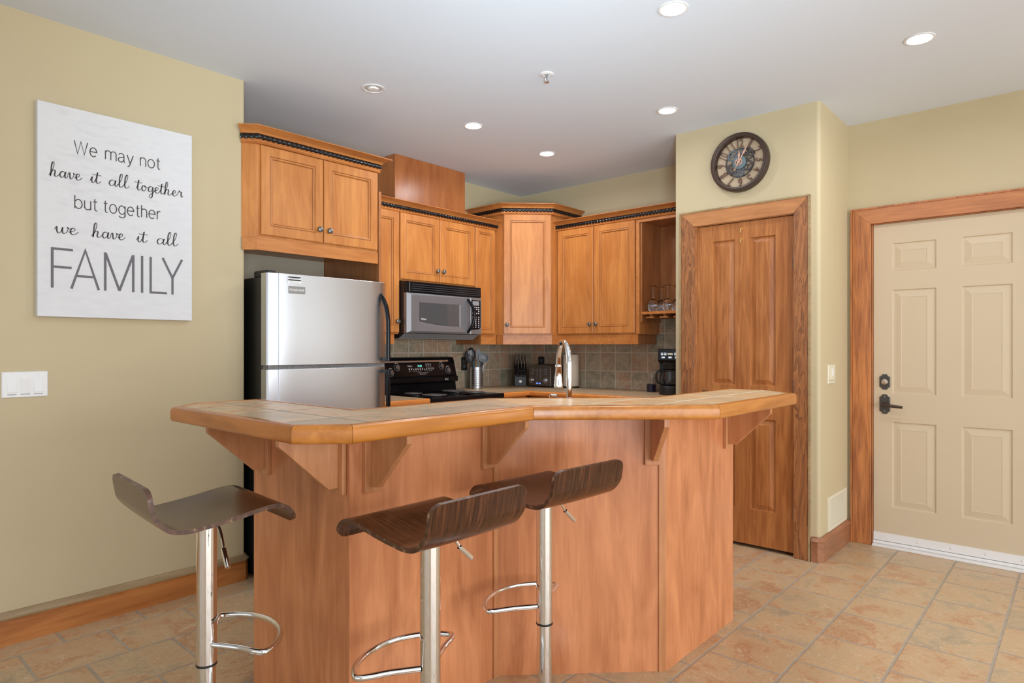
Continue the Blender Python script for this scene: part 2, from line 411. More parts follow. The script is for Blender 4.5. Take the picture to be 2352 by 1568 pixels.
        fs = []
        for i in range(m if closed else m-1):
            j = (i+1) % m
            for k in range(n):
                k2 = (k+1)%n; fs.append((i*n+k, i*n+k2, j*n+k2, j*n+k))
        if caps and not closed: fs += [tuple(range(n-1,-1,-1)), tuple((m-1)*n+k for k in range(n))]
        return s.add(vs, fs, mi)
    def build(s, name, mat, parent=None, bev=0, seg=2, smooth=True, sub=0, loc=None, ang=35):
        me = bpy.data.meshes.new(name)
        if parent is not None: Mi = ROOT[root_of(parent).name].inverted(); loc = None
        else:
            if loc is None:
                xs = [v.x for v in s.v]; ys = [v.y for v in s.v]; zs = [v.z for v in s.v]
                loc = ((min(xs)+max(xs))/2, (min(ys)+max(ys))/2, min(zs))
            Mi = Matrix.Translation(loc).inverted()
        me.from_pydata([tuple(Mi @ v) for v in s.v], [], s.f)
        for m_ in (mat if isinstance(mat, (list, tuple)) else [mat]): me.materials.append(M[m_] if isinstance(m_, str) else m_)
        if any(s.mi): me.polygons.foreach_set('material_index', s.mi)
        bm = bmesh.new(); bm.from_mesh(me); bmesh.ops.remove_doubles(bm, verts=bm.verts, dist=1e-5)
        bmesh.ops.recalc_face_normals(bm, faces=bm.faces); bm.to_mesh(me); bm.free()
        if smooth:
            me.shade_smooth()
            if sub == 0 and not bev: me.set_sharp_from_angle(angle=rad(ang))
        o = bpy.data.objects.new(name, me); C.objects.link(o)
        if parent is not None: o.parent = parent
        else: o.location = loc; ROOT[o.name] = Matrix.Translation(loc)
        if bev:
            b = o.modifiers.new('bevel', 'BEVEL'); b.width = bev; b.segments = seg; b.limit_method = 'ANGLE'; b.angle_limit = rad(30)
            b.harden_normals = True
        if sub:
            b = o.modifiers.new('sub', 'SUBSURF'); b.levels = sub; b.render_levels = sub
        return o
ROOT = {}
def root_of(o):
    while o.parent is not None: o = o.parent
    return o
def tag(o, label, cat, group=None):
    o['label'] = label; o['category'] = cat
    if group: o['group'] = group
    return o
def thing(name, label, cat, loc, rz=0, group=None):
    o = bpy.data.objects.new(name, None); C.objects.link(o); o.empty_display_size = 0.1
    o.location = loc; o.rotation_euler = (0, 0, rad(rz))
    ROOT[o.name] = Matrix.Translation(loc) @ Matrix.Rotation(rad(rz), 4, 'Z')
    return tag(o, label, cat, group)
def struct(o): o['kind'] = 'structure'; return o
def copy_tree(o, parent=None):
    c = o.copy(); C.objects.link(c)
    if parent is not None: c.parent = parent
    for ch in [x for x in bpy.data.objects if x.parent == o]: copy_tree(ch, c)
    return c
def lab(o, t): o['label'] = t; return o
def text(name, s_, mat, parent, T, h=None, w=None, align='CENTER', ext=0.0004, z=0.0, thin=0.0):
    """lettering standing on frame T: local x right, z up, facing local -y"""
    cu = bpy.data.curves.new('t', 'FONT'); cu.body = s_; cu.size = 1; cu.extrude = 0.01; cu.align_x = align; cu.offset = thin
    cu.resolution_u = 3
    ob = bpy.data.objects.new('t', cu); C.objects.link(ob)
    bpy.context.view_layer.update()
    me = bpy.data.meshes.new_from_object(ob.evaluated_get(bpy.context.evaluated_depsgraph_get()))
    bpy.data.objects.remove(ob)
    xs = [v.co.x for v in me.vertices]; ys = [v.co.y for v in me.vertices]
    hh = max(ys)-min(ys); ww = max(xs)-min(xs)
    sy = (h/hh) if h else (w/ww); sx = (w/ww) if w else sy
    Q = T @ Matrix(((sx,0,0,0),(0,0,-ext/0.01,0),(0,sy,0,z),(0,0,0,1)))
    Mi = ROOT[root_of(parent).name].inverted()
    cx_ = (max(xs)+min(xs))/2 if align == 'CENTER' else (min(xs) if align == 'LEFT' else max(xs)); cy_ = min(ys)
    for v in me.vertices: v.co = Mi @ (Q @ Vector((v.co.x-cx_, v.co.y-cy_, v.co.z)))
    me.materials.clear(); me.materials.append(M[mat])
    o = bpy.data.objects.new(name, me); C.objects.link(o); o.parent = parent
    return o
def cr(pts, n=8, closed=False):
    """smooth curve through points"""
    P = [Vector(p) for p in pts]; m = len(P); out = []
    for i in range(m if closed else m-1):
        a = P[i-1] if (i > 0 or closed) else P[0]; b_ = P[i]; c = P[(i+1)%m]; d = P[(i+2)%m] if (i+2 < m or closed) else P[-1]
        for k in range(n):
            t = k/n
            out.append(0.5*((2*b_)+(c-a)*t+(2*a-5*b_+4*c-d)*t*t+(3*b_-a-3*c+d)*t**3))
    if not closed: out.append(P[-1])
    return out

# ================================================================== THE ROOM
CZ = 2.73
struct(MB().box(-3.7, -3.7, -0.12, 4.9, 4.3, 0).build('floor', 'floor', smooth=False))
struct(MB().box(-3.7, -3.7, CZ, 4.9, 4.3, CZ+0.12).build('ceiling', 'ceiling', smooth=False))
def rc(cx_, cy_, r, a0, a1, n=6): return [(cx_+r*math.cos(rad(a0+(a1-a0)*i/n)), cy_+r*math.sin(rad(a0+(a1-a0)*i/n))) for i in range(n+1)]
struct(MB().prism([(-3.6, 3.45)]+rc(1.647, 3.465, 0.015, -90, 0)+[(1.662, 4.20), (-3.6, 4.20)], 0, CZ).build('wall_left', 'wall'))
struct(MB().box(1.662, 4.02, 0, 2.508, 4.10, 2.0).build('wall_alcove', 'alcove'))
struct(MB().box(1.662, 4.10, 0, 4.87, 4.25, CZ).build('wall_back', 'wall'))
struct(MB().box(4.72, 1.301, 0, 4.87, 4.10, CZ).build('wall_right', 'wall'))
w = MB()
w.prism(rc(4.072, 1.202, 0.022, 270, 180)[::-1]+[(4.05, 1.32), (4.65, 1.32), (4.65, 1.18)][::1] if False else [(4.072, 1.18), (4.65, 1.18), (4.65, 1.30), (4.16, 1.30), (4.16, 1.322), (4.05, 1.322)]+rc(4.072, 1.202, 0.022, 180, 270)[:-1], 0, CZ)
w.box(4.05, 1.966, 0, 4.16, 2.11, CZ); w.box(4.16, 2.0, 0, 4.72, 2.11, CZ)
w.box(4.05, 1.322, 2.09, 4.16, 1.966, CZ)
struct(w.build('wall_pantry', 'wall'))
w = MB()
w.box(4.65, 1.04, 0, 4.80, 1.30, CZ); w.box(4.65, 0.12, 2.065, 4.80, 1.04, CZ)
w.box(4.65, -0.85, 0, 4.80, 0.12, CZ); w.box(4.65, -1.85, 0, 4.80, -0.85, 0.72); w.box(4.65, -1.85, 1.92, 4.80, -0.85, CZ)
w.box(4.65, -3.6, 0, 4.80, -1.85, CZ)
struct(w.build('wall_entry', 'wall'))
w = MB()
w.box(-3.6, -3.6, 0, -2.2, -3.5, CZ); w.box(4.0, -3.6, 0, 4.65, -3.5, CZ); w.box(-2.2, -3.6, 2.35, 4.0, -3.5, CZ); w.box(-2.2, -3.6, 0, 4.0, -3.5, 0.25)
struct(w.build('wall_rear', 'ceiling'))
w = MB()
w.box(-3.6, -3.5, 0, -3.5, -2.1, CZ); w.box(-3.6, 2.9, 0, -3.5, 3.45, CZ); w.box(-3.6, -2.1, 2.35, -3.5, 2.9, CZ); w.box(-3.6, -2.1, 0, -3.5, 2.9, 0.25)
struct(w.build('wall_side', 'ceiling'))
def window(name, T, w_, z0, z1, n):
    b = MB(T)
    for a in (0, w_-0.06): b.box(a, 0, z0, a+0.06, 0.08, z1)
    for i in range(1, n): b.box(w_*i/n-0.035, 0.01, z0, w_*i/n+0.035, 0.07, z1)
    b.box(0, 0, z0, w_, 0.08, z0+0.06); b.box(0, 0, z1-0.06, w_, 0.08, z1)
    struct(b.build(name, 'white_trim'))
window('window_1', fr(4.0, -3.51, 180), 6.2, 0.25, 2.35, 4)
window('window_2', fr(-3.51, -2.1, 90), 5.0, 0.25, 2.35, 3)
window('window_3', fr(4.66, -0.85, -90), 1.0, 0.72, 1.92, 1)

# baseboards: board with a darker moulded cap
def baseboard(name, path, mats, h=0.128, t=0.018):
    o = struct(MB().sweep([(0.0, 0), (t, 0), (t, h-0.018), (0.0, h-0.018)], path).build(name, mats[0]))
    c = MB().sweep([(0, h-0.018), (t+0.004, h-0.018), (t+0.006, h-0.010), (t*0.6, h+0.004), (t*0.45, h+0.012), (0, h+0.013)], path).build('moulded_cap', mats[1], o)
    return o
baseboard('baseboard_left', [(-3.5, 3.45), (1.650, 3.45), (1.662, 3.462), (1.662, 3.50)], ('base', 'basecap'))
baseboard('baseboard_pantry', [(4.05, 1.225), (4.05, 1.196), (4.066, 1.18), (4.625, 1.18)], ('base2', 'base2'), h=0.135)

# ------------------------------------------------------------------ pantry door
TP = fr(4.05, 2.11, -90)          # local x = 2.11 - Y, local y = X - 4.05
X = lambda Y: 2.11-Y
d1 = MB(TP)
ps = [(X(1.851), X(1.698), 1.03, 1.968), (X(1.599), X(1.441), 1.03, 1.968), (X(1.851), X(1.698), 0.245, 0.82), (X(1.599), X(1.441), 0.245, 0.82)]
d1.slab(X(1.958), X(1.332), 0.022, 2.073, 0.008, 0.045, ps, [(0, 0), (0.006, 0.012), (0.012, 0.012), (0.034, 0.004), (0.036, 0.002)])
door = struct(d1.build('door_1', 'pdoor', smooth=False))
h_ = MB(TP)
for z in (1.79, 1.03, 0.27):
    hb = MB(TP); hb.box(X(1.336), -0.001, z-0.045, X(1.322), 0.007, z+0.045)
    for k in range(3): hb.lathe([(0.006, z-0.045+k*0.031), (0.006, z-0.018+k*0.031)], (X(1.329), -0.003, 0), n=12)
    hb.build('hinge', 'steeld', door)
for z in (2.02, 1.955):
    hk = MB(TP); hk.tube([(X(1.655), 0.004, z+0.016), (X(1.655), -0.004, z+0.012), (X(1.655), -0.006, z-0.01), (X(1.655), -0.018, z-0.018), (X(1.655), -0.022, z-0.004)], 0.0028, 8)
    hk.lathe([(0.007, 0.0), (0.005, 0.003)], (X(1.655), 0.004, z+0.010), 'y', 10)
    hk.build('brass_hook', 'brass', door)
lt = MB(TP); lt.box(X(1.915), -0.004, 0.925, X(1.865), 0.008, 0.985); lt.lathe([(0.012, -0.05), (0.010, -0.005)], (X(1.89), 0, 0.955), 'y', 14)
lt.tube([(X(1.89), -0.05, 0.955), (X(1.80), -0.052, 0.955)], 0.008, 10); lt.build('door_handle', 'iron', door)
def casing(name, T, x0, x1, x2, x3, zi, zo, ms, y0=-0.020):
    o = MB(T)
    o.add([(x0,y0,0),(x1,y0,0),(x1,y0,zi),(x0,y0,zo),(x0,0,0),(x1,0,0),(x1,0,zi),(x0,0,zo)], [(0,1,2,3),(0,3,7,4),(1,5,6,2),(0,4,5,1),(3,2,6,7)])
    if x3 is not None:
        o.add([(x2,y0,0),(x3,y0,0),(x3,y0,zo),(x2,y0,zi),(x2,0,0),(x3,0,0),(x3,0,zo),(x2,0,zi)], [(0,1,2,3),(1,5,6,2),(0,3,7,4),(0,4,5,1),(3,2,6,7)])
    o = struct(o.build(name, ms[0], bev=0.003))
    hd = MB(T); e = x3 if x3 is not None else x2+0.12
    hd.add([(x0,y0,zo),(x1,y0,zi),(x2,y0,zi),(e,y0,zo),(x0,0,zo),(x1,0,zi),(x2,0,zi),(e,0,zo)], [(0,1,2,3),(1,5,6,2),(0,3,7,4)])
    hd.build('head_casing', ms[1], o)
    bb = MB(T); t = 0.010      # raised back band round the outside
    bb.box(x0-t, y0-0.006, 0, x0, 0, zo+t); bb.box(x0, y0-0.006, zo, e, 0, zo+t)
    if x3 is not None: bb.box(x3, y0-0.006, 0, x3+t, 0, zo+t)
    bb.build('back_band', ms[2], o)
    return o
casing('trim_1', TP, X(2.062), X(1.966), X(1.326), X(1.240), 2.080, 2.170, ('casing', 'casingy', 'basecap'))
jm = MB(TP); jm.box(X(1.968), 0, 0, X(1.960), 0.10, 2.088); jm.box(X(1.330), 0.008, 0, X(1.322), 0.10, 2.088); jm.box(X(1.968), 0, 2.077, X(1.322), 0.10, 2.088)
jm.build('door_jamb', 'casingy', bpy.data.objects['trim_1'])

# ------------------------------------------------------------------ entry door
TE = fr(4.65, 1.18, -90)
X = lambda Y: 1.18-Y
PR = [(0, 0), (0.004, 0.006), (0.012, 0.006), (0.016, 0.003), (0.045, -0.001), (0.047, -0.003), (0.049, -0.004)]
PR = [(0, 0), (0.005, 0.007), (0.014, 0.007), (0.048, 0.0015), (0.050, 0.003), (0.052, 0.003)]
ps = []
for a, b_ in ((0.928, 0.692), (0.562, 0.322)):
    ps += [(X(a), X(b_), 1.757, 1.932), (X(a), X(b_), 0.977, 1.637), (X(a), X(b_), 0.253, 0.797)]
ed = MB(TE).slab(X(1.034), X(0.125), 0.035, 2.06, 0.020, 0.062, ps, PR)
door2 = struct(ed.build('door_2', 'entry', smooth=False))
sw = MB(TE).box(X(1.034), 0.012, 0.035, X(0.125), 0.020, 0.085, 0)
for k in range(5): sw.lathe([(0.006, -0.002), (0.004, -0.005)], (X(0.955-0.17*k), 0.013, 0.060), 'y', 10)
sw.build('door_sweep', 'sweep', door2)
def plate(T, cx_, cz_, hw, hh, y0, r=0.016):
    pts = []
    for sx, sz, a0 in ((1, -1, 180), (1, 1, 270), (-1, 1, 0), (-1, -1, 90)):
        c = (cx_+sx*hw, cz_+sz*hh)
        arc = [(c[0]+r*math.cos(rad(a0-90*i/5)), c[1]+r*math.sin(rad(a0-90*i/5))) for i in range(6)]
        pts += arc
    return MB(T).xz(pts, y0-0.007, y0)
pb = plate(TE, X(0.970), 1.051, 0.030, 0.049, 0.020)
bo = pb.build('deadbolt_plate', 'iron', door2, bev=0.003)
MB(TE).lathe([(0.021, 0), (0.021, -0.005), (0.0175, -0.012), (0.0165, -0.0125), (0.0, -0.0125)], (X(0.970), 0.014, 1.051), 'y', 24).box(X(0.970)-0.0015, 0.0008, 1.044, X(0.970)+0.0015, 0.003, 1.055).build('lock_cylinder', 'lockface', bo)
pl = plate(TE, X(0.970), 0.909, 0.030, 0.062, 0.020).build('handle_plate', 'iron', door2, bev=0.003)
lv = MB(TE); lv.lathe([(0.016, 0), (0.013, -0.015), (0.011, -0.045)], (X(0.970), 0.014, 0.905), 'y', 18)
lv.tube([(X(0.972), -0.032, 0.905), (X(0.95), -0.036, 0.905), (X(0.90), -0.036, 0.900), (X(0.862), -0.033, 0.897)], [0.012, 0.0115, 0.0095, 0.009], 12)
lv.build('lever', 'bronze', pl)
for z in (0.955, 0.865): MB(TE).lathe([(0.005, 0), (0.003, -0.004)], (X(0.970), 0.012, z), 'y', 10).build('screw', 'steel', pl)
casing('trim_2', TE, X(1.150), X(1.042), X(0.118), X(0.010), 2.066, 2.160, ('casing2', 'casing2y', 'casing2'))
w = MB(TE); w.box(X(1.042), 0, 0, X(1.036), 0.15, 2.066); w.box(X(0.124), 0, 0, X(0.118), 0.15, 2.066); w.box(X(1.042), 0, 2.061, X(0.118), 0.15, 2.066)
w.build('door_jamb', 'casing2', bpy.data.objects['trim_2'])
th = MB(TE); th.box(X(1.036), -0.03, 0, X(0.124), 0.15, 0.014); th.box(X(1.036), 0.005, 0.014, X(0.124), 0.15, 0.032)
struct(th.build('trim_3', ['sweep'], bev=0.003))

# ------------------------------------------------------------------ backsplash
bsp = MB(); bsp.box(2.534, 4.091, 0.916, 2.983, 4.0995, 1.368); bsp.box(2.983, 4.091, 0.916, 3.767, 4.0995, 1.339); bsp.box(3.767, 4.091, 0.916, 4.711, 4.0995, 1.3745)
bk = bsp.build('tile_backsplash', 'bsx', smooth=False)
tag(bk, 'stone tile backsplash on the back wall, behind the range and utensil holder', 'backsplash')
tag(MB().box(4.711, 2.111, 0.916, 4.7195, 2.601, 1.547).box(4.711, 2.601, 0.916, 4.7195, 4.0905, 1.3745).build('tile_backsplash', 'bsy', smooth=False), 'stone tile backsplash on the right wall, behind the toaster, paper towels and coffee maker', 'backsplash')

# ================================================================== CABINETS
def crown_prof(z0, z1, out=0.062, base=0.0):
    h = z1-z0
    return [(base-0.02, z0), (base+0.006, z0), (base+0.012, z0+0.06*h), (base+0.006, z0+0.13*h), (base+0.008, z0+0.20*h), (base+0.014, z0+0.24*h),
            (base+0.014, z0+0.28*h), (base+0.004, z0+0.30*h), (base+0.004, z0+0.58*h), (base+0.016, z0+0.60*h), (base+0.018, z0+0.66*h),
            (base+0.026, z0+0.78*h), (base+out-0.014, z0+0.88*h), (base+out-0.006, z0+0.93*h), (base+out, z0+0.95*h), (base+out, z1), (base-0.02, z1)]
def rope(path, z, r=0.0155, out=0.008):
    """three strand rope moulding along a mitred path"""
    P = [Vector((p[0], p[1])) for p in path]; m = len(P); q = []
    for i in range(m):
        d0 = (P[i]-P[i-1]).normalized() if i > 0 else None
        d1_ = (P[i+1]-P[i]).normalized() if i < m-1 else None
        d0 = d0 or d1_; d1_ = d1_ or d0
        nn = (Vector((d0.y,-d0.x))+Vector((d1_.y,-d1_.x))).normalized(); k = 1/max(0.25, nn.dot(Vector((d0.y,-d0.x))))
        q.append(P[i]+nn*out*k)
    step = 0.004; pts = []; s_ = 0
    for i in range(m-1):
        L_ = (q[i+1]-q[i]).length; n = max(2, int(L_/step)); d = (q[i+1]-q[i]).normalized()
        for k in range(n + (1 if i == m-2 else 0)):
            pts.append((q[i]+d*(L_*k/n), d, s_+L_*k/n))
        s_ += L_
    vs = []; fs = []; K = 18
    for p, d, s2 in pts:
        sd = Vector((d.y, -d.x))
        for k in range(K):
            a = 2*PI*k/K
            lobe = abs(math.sin(1.5*(a + 2*PI*s2/0.088)))
            rr = r*(0.58+0.42*lobe**0.7)
            vs.append((p.x+sd.x*rr*math.cos(a), p.y+sd.y*rr*math.cos(a), z+rr*math.sin(a)*1.12))
    n = len(pts)
    for i in range(n-1):
        for k in range(K): fs.append((i*K+k, i*K+(k+1)%K, (i+1)*K+(k+1)%K, (i+1)*K+k))
    fs += [tuple(range(K)), tuple(range(n*K-1, (n-1)*K-1, -1))]
    mb = MB(); mb.add(vs, fs); return mb
DR = [(0.0, -0.016), (0.004, -0.020), (0.052, -0.020), (0.0535, -0.017), (0.0560, -0.017), (0.060, -0.0185), (0.064, -0.0175), (0.067, -0.011), (0.069, -0.010), (0.071, -0.010)]
DRn = [(i if i < 0.05 else i-0.018, y) for i, y in DR]
def knob(T, x, z, parent):
    k = MB(T)
    k.lathe([(0.006, -0.018), (0.006, -0.028), (0.011, -0.032), (0.0165, -0.034), (0.0175, -0.039), (0.0155, -0.044), (0.0145, -0.0435), (0.0135, -0.0445), (0.010, -0.0455), (0.009, -0.0445), (0.0075, -0.0455), (0.0, -0.047)], (x, 0, z), 'y', 24)
    return k.build('knob', 'knob', parent)
def cab_door(T, x0, x1, z0, z1, parent, kx=None, kz=None, rg=DR, mat='wood'):
    d = MB(T).rings(x0, x1, z0, z1, rg, back=-0.001)
    for k in (4, 8):
        for j in range(4): d.mi[k*4+j] = 1
    d = d.build('door', [mat, 'glaze'], parent, smooth=False)
    if kx is not None: knob(T, kx, kz, d)
    return d
GC = 'upper cabinets along the back and right walls'
# -- cabinet over the refrigerator
YF = 3.405
t = thing('wall_cabinet', 'tallest-hung maple cabinet above the refrigerator, two doors and angled left end', 'cabinet', (2.1, YF, 1.805))
body = MB(); body.prism([(1.663, 3.4485), (1.640, 3.4485), (1.700, YF), (2.51, YF), (2.51, 4.018), (1.663, 4.018)], 1.872, 2.41)
body.build('body', 'wood', t)
T0 = fr(0, YF, 0)
cab_door(T0, 1.724, 2.108, 1.892, 2.385, t, 2.078, 1.965)
cab_door(T0, 2.114, 2.502, 1.892, 2.385, t, 2.144, 1.965)
rail = MB().sweep([(0, 1.805), (0.014, 1.805), (0.014, 1.876), (0, 1.876)], [(1.648, 3.4485), (1.705, YF-0.004), (2.49, YF-0.004), (2.49, YF+0.04)]); rail.build('light_rail', 'woodx', t, bev=0.0015)
path = [(1.640, 3.4485), (1.702, YF-0.014), (2.512, YF-0.014), (2.512, 3.78)]
cw = MB().sweep(crown_prof(2.388, 2.474), path).build('crown_moulding', 'woodx', t)
lab(rope(path, 2.424).build('rope_moulding', 'rope', cw), 'black twisted rope moulding')
# the tall gable beside the fridge
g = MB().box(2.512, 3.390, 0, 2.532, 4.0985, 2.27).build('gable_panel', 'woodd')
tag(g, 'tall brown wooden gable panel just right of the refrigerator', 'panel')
# -- left run
YR = 3.79; TR = fr(0, YR, 0)
def upper(name, label, T, x0, x1, z0, z1, depth, doors, parentless=True, rail_=(0, 0), rz=0):
    p = T @ Vector(((x0+x1)/2, 0, z0))
    t = thing(name, label, 'cabinet', tuple(p), rz)
    MB(T).box(x0+0.0008, 0, z0, x1-0.0008, depth, z1).build('body', 'wood', t)
    for d in doors: cab_door(T, d[0], d[1], d[2], d[3], t, *(d[4:6] if len(d) > 4 and d[4] is not None else (None, None)), rg=(d[6] if len(d) > 6 else DR))
    return t
DZ = 4.0985-YR
t = upper('wall_cabinet', 'narrow upper cabinet squeezed between the refrigerator gable and microwave', TR, 2.534, 2.984, 1.370, 2.29, DZ, [(2.545, 2.979, 1.380, 2.268, 2.953, 1.462)])
MB(TR).box(2.54, -0.002, 1.297, 2.945, 0.018, 1.369).build('light_rail', 'woodx', t)
t = upper('wall_cabinet', 'short two-door upper cabinet directly over the microwave', TR, 2.985, 3.766, 1.766, 2.29, DZ, [(2.990, 3.373, 1.776, 2.268, 3.345, 1.862), (3.379, 3.762, 1.776, 2.268, 3.407, 1.862)])
t = upper('wall_cabinet', 'slim upper cabinet between the microwave and the angled corner cabinet', TR, 3.768, 4.028, 1.376, 2.29, DZ, [(3.772, 4.002, 1.385, 2.268, None, None, DRn)])
MB(TR).box(3.85, -0.002, 1.297, 4.045, 0.018, 1.375).build('light_rail', 'woodx', t)
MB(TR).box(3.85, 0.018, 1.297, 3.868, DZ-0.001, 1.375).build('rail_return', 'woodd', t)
p = [(2.54, YR-0.014), (4.026, YR-0.014)]
cr1 = MB().sweep(crown_prof(2.268, 2.345), p).build('crown_moulding', 'woodx')
tag(cr1, 'long maple crown with black rope, left of the corner, above the microwave', 'moulding')
lab(rope(p, 2.300).build('rope_moulding', 'rope', cr1), 'black twisted rope moulding')
# duct cover above
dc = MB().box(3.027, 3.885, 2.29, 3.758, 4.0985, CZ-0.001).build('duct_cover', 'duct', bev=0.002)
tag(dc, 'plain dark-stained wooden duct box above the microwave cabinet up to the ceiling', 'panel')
# -- corner cabinet
P1 = (4.03, 3.70); P2 = (4.32, 3.41)
t = thing('corner_cabinet', 'tall angled corner upper cabinet with one full-height door', 'cabinet', (4.4, 3.8, 1.30))
MB().prism([(4.03, 4.0985), P1, P2, (4.7185, 3.41), (4.7185, 4.0985)], 1.376, 2.42).build('body', 'wood', t)
TC = fr(P1[0], P1[1], -45); LW = math.hypot(0.29, 0.29)
cab_door(TC, 0.004, LW-0.004, 1.385, 2.398, t, 0.030, 1.462)
rp = [(4.022, 3.80), (4.022, 3.694), (4.312, 3.404), (4.38, 3.404)]
MB().sweep([(0, 1.297), (0.014, 1.297), (0.014, 1.375), (0, 1.375)], [(4.044, 3.774), (4.044, 3.708), (4.330, 3.422), (4.426, 3.422)]).build('light_rail', 'woodx', t)
cp = [(4.03, 4.0985), (4.016, 3.694), (4.314, 3.396), (4.7185, 3.396)]
cw = MB().sweep(crown_prof(2.398, 2.484, 0.055), [(4.016, 4.0985)]+cp[1:]).build('crown_moulding', 'woodx', t)
lab(rope([(4.016, 4.0985)]+cp[1:], 2.433).build('rope_moulding', 'rope', cw), 'black twisted rope moulding')
# -- right run
XR = 4.41; TQ = fr(XR, 3.41, -90); X = lambda Y: 3.41-Y; DQ = 4.7185-XR
t = upper('wall_cabinet', 'two-door upper cabinet on the right wall beside the open glass shelf', TQ, X(3.4085), X(2.602), 1.376, 2.29, DQ,
   [(X(3.400), X(3.030), 1.385, 2.268, X(3.058), 1.462), (X(3.024), X(2.640), 1.385, 2.268, X(2.996), 1.462)], rz=-90)
MB(TQ).box(X(3.408), -0.002, 1.297, X(2.622), 0.018, 1.375).build('light_rail', 'woody', t, bev=0.001)
MB(TQ).box(X(2.640), 0.018, 1.297, X(2.622), DQ-0.02, 1.375).build('rail_return', 'woodd', t)
t = thing('open_shelf_unit', 'open wooden shelf unit holding wine glasses, tucked against the pantry wall', 'shelf', (4.56, 2.36, 1.50), -90)
s_ = MB(TQ); s_.box(X(2.6005), 0, 1.47, X(2.585), DQ-0.009, 2.29); s_.box(X(2.128), 0, 1.47, X(2.112), DQ-0.009, 2.29)
s_.box(X(2.585), 0, 2.245, X(2.128), DQ, 2.29); s_.box(X(2.585), DQ-0.010, 1.548, X(2.128), DQ, 2.245)
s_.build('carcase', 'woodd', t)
fz = MB(TQ); fz.box(X(2.632), -0.010, 1.376, X(2.604), 0.0, 2.275); fz.box(X(2.604), -0.010, 2.243, X(2.112), 0, 2.275)
fz.build('face_frame', 'woody', t, bev=0.002)
MB(TQ).box(X(2.585), -0.006, 1.528, X(2.128), DQ-0.010, 1.548).build('shelf_board', 'woody', t)
for k in range(4):
    y_ = 2.52-0.118*k; hb = MB(TQ); hb.box(X(y_+0.010), 0.02, 1.508, X(y_-0.010), DQ-0.02, 1.528); hb.box(X(y_+0.035), 0.004, 1.498, X(y_-0.035), DQ-0.02, 1.508)
    hb.build('glass_hanger', 'woodd', t)
p = [(XR-0.014, 3.41), (XR-0.014, 2.1115)]
cr2 = MB().sweep(crown_prof(2.268, 2.345), p).build('crown_moulding', 'woody')
tag(cr2, 'maple crown with black rope on the right wall, running into the pantry wall', 'moulding')
lab(rope(p, 2.300).build('rope_moulding', 'rope', cr2), 'black twisted rope moulding')

# ------------------------------------------------------------------ base cabinets and counters
def base_cab(label, T, x0, x1, depth, doors, rz=0):
    pt = T @ Vector(((x0+x1)/2, 0, 0)); t = thing('base_cabinet', label, 'cabinet', tuple(pt), rz)
    b = MB(T); b.box(x0+0.001, 0, 0.10, x1-0.001, depth, 0.872); b.box(x0+0.001, 0.06, 0, x1-0.001, depth, 0.10); b.build('body', 'wood', t)
    n = doors; w_ = (x1-x0)/n
    for i in range(n):
        a = x0+i*w_+0.004; c = x0+(i+1)*w_-0.004
        d = MB(T).rings(a, c, 0.70, 0.862, [(0, -0.016), (0.004, -0.020)], back=-0.001).build('drawer', 'woodx', t, smooth=False); knob(T, (a+c)/2, 0.781, d)
        cab_door(T, a, c, 0.11, 0.692, t, c-0.03 if i % 2 == 0 else a+0.03, 0.62)
    return t
base_cab('maple base cabinet left of the black range', fr(0, 3.47, 0), 2.534, 2.978, 0.62, 1)
base_cab('maple base cabinet in the corner right of the black range', fr(0, 3.475, 0), 3.752, 4.07, 0.61, 1)
base_cab('maple base cabinet run under the right wall counter', fr(4.10, 3.469, -90), 0.0, 1.355, 0.61, 3, -90)
def counter(name, label, polys, edges, zt=0.914, mat='ctile', em='edgeo', th=0.040, r=0.012):
    t = thing(name, label, 'countertop', (polys[0][0][0], polys[0][0][1], zt-th))
    for i, p in enumerate(polys): MB().prism(p, zt-th, zt-0.001).build('tiled_surface', mat if isinstance(mat, str) else mat[i], t, smooth=False)
    pr = [(0, zt-th), (0.016, zt-th), (0.022, zt-th+0.005), (0.024, zt-th+r), (0.024, zt-r), (0.021, zt-0.004), (0.014, zt), (0, zt)]
    for e in edges: MB().sweep(pr, e).build('wooden_edge', em, t, ang=50)
    return t
counter('countertop', 'short tiled countertop between the refrigerator and the range', [[(2.534, 3.455), (2.981, 3.455), (2.981, 4.0895), (2.534, 4.0895)]], [[(2.534, 3.455), (2.981, 3.455)]])
counter('countertop', 'L-shaped tiled countertop in the corner with an orange wooden edge', [[(3.749, 3.455), (4.075, 3.455), (4.075, 2.112), (4.7095, 2.112), (4.7095, 4.0895), (3.749, 4.0895)]],
        [[(3.749, 3.455), (4.075, 3.455), (4.075, 2.115)]])

# ================================================================== ISLAND
OUT = [(0.865, 2.46), (0.865, 1.545), (0.977, 1.433), (1.715, 1.433), (2.183, 0.965), (3.04, 0.965), (3.155, 1.08), (3.155, 1.35), (2.345, 1.35), (1.878, 1.817), (1.25, 1.817), (1.25, 2.46)]
OUT = [(0.867, 2.345), (0.867, 1.545), (0.979, 1.433), (1.717, 1.433), (2.183, 0.967), (2.985, 0.967), (3.135, 1.117), (3.135, 1.345), (2.345, 1.345), (1.876, 1.815), (1.25, 1.815), (1.25, 2.46), (0.982, 2.46)]
ZT = 1.067
t = thing('bar_counter', 'angled raised bar counter tiled in sandstone with a rounded wooden edge, on the island', 'countertop', (1.8, 1.5, 1.02))
def inset(poly, d):
    n = len(poly); out = []
    for i in range(n):
        p0, p1, p2 = Vector(poly[i-1]), Vector(poly[i]), Vector(poly[(i+1)%n])
        a = (p1-p0).normalized(); b_ = (p2-p1).normalized()
        na = Vector((-a.y, a.x)); nb = Vector((-b_.y, b_.x)); nn = (na+nb).normalized()
        out.append(tuple(p1+nn*d/max(0.3, nn.dot(na))))
    return out
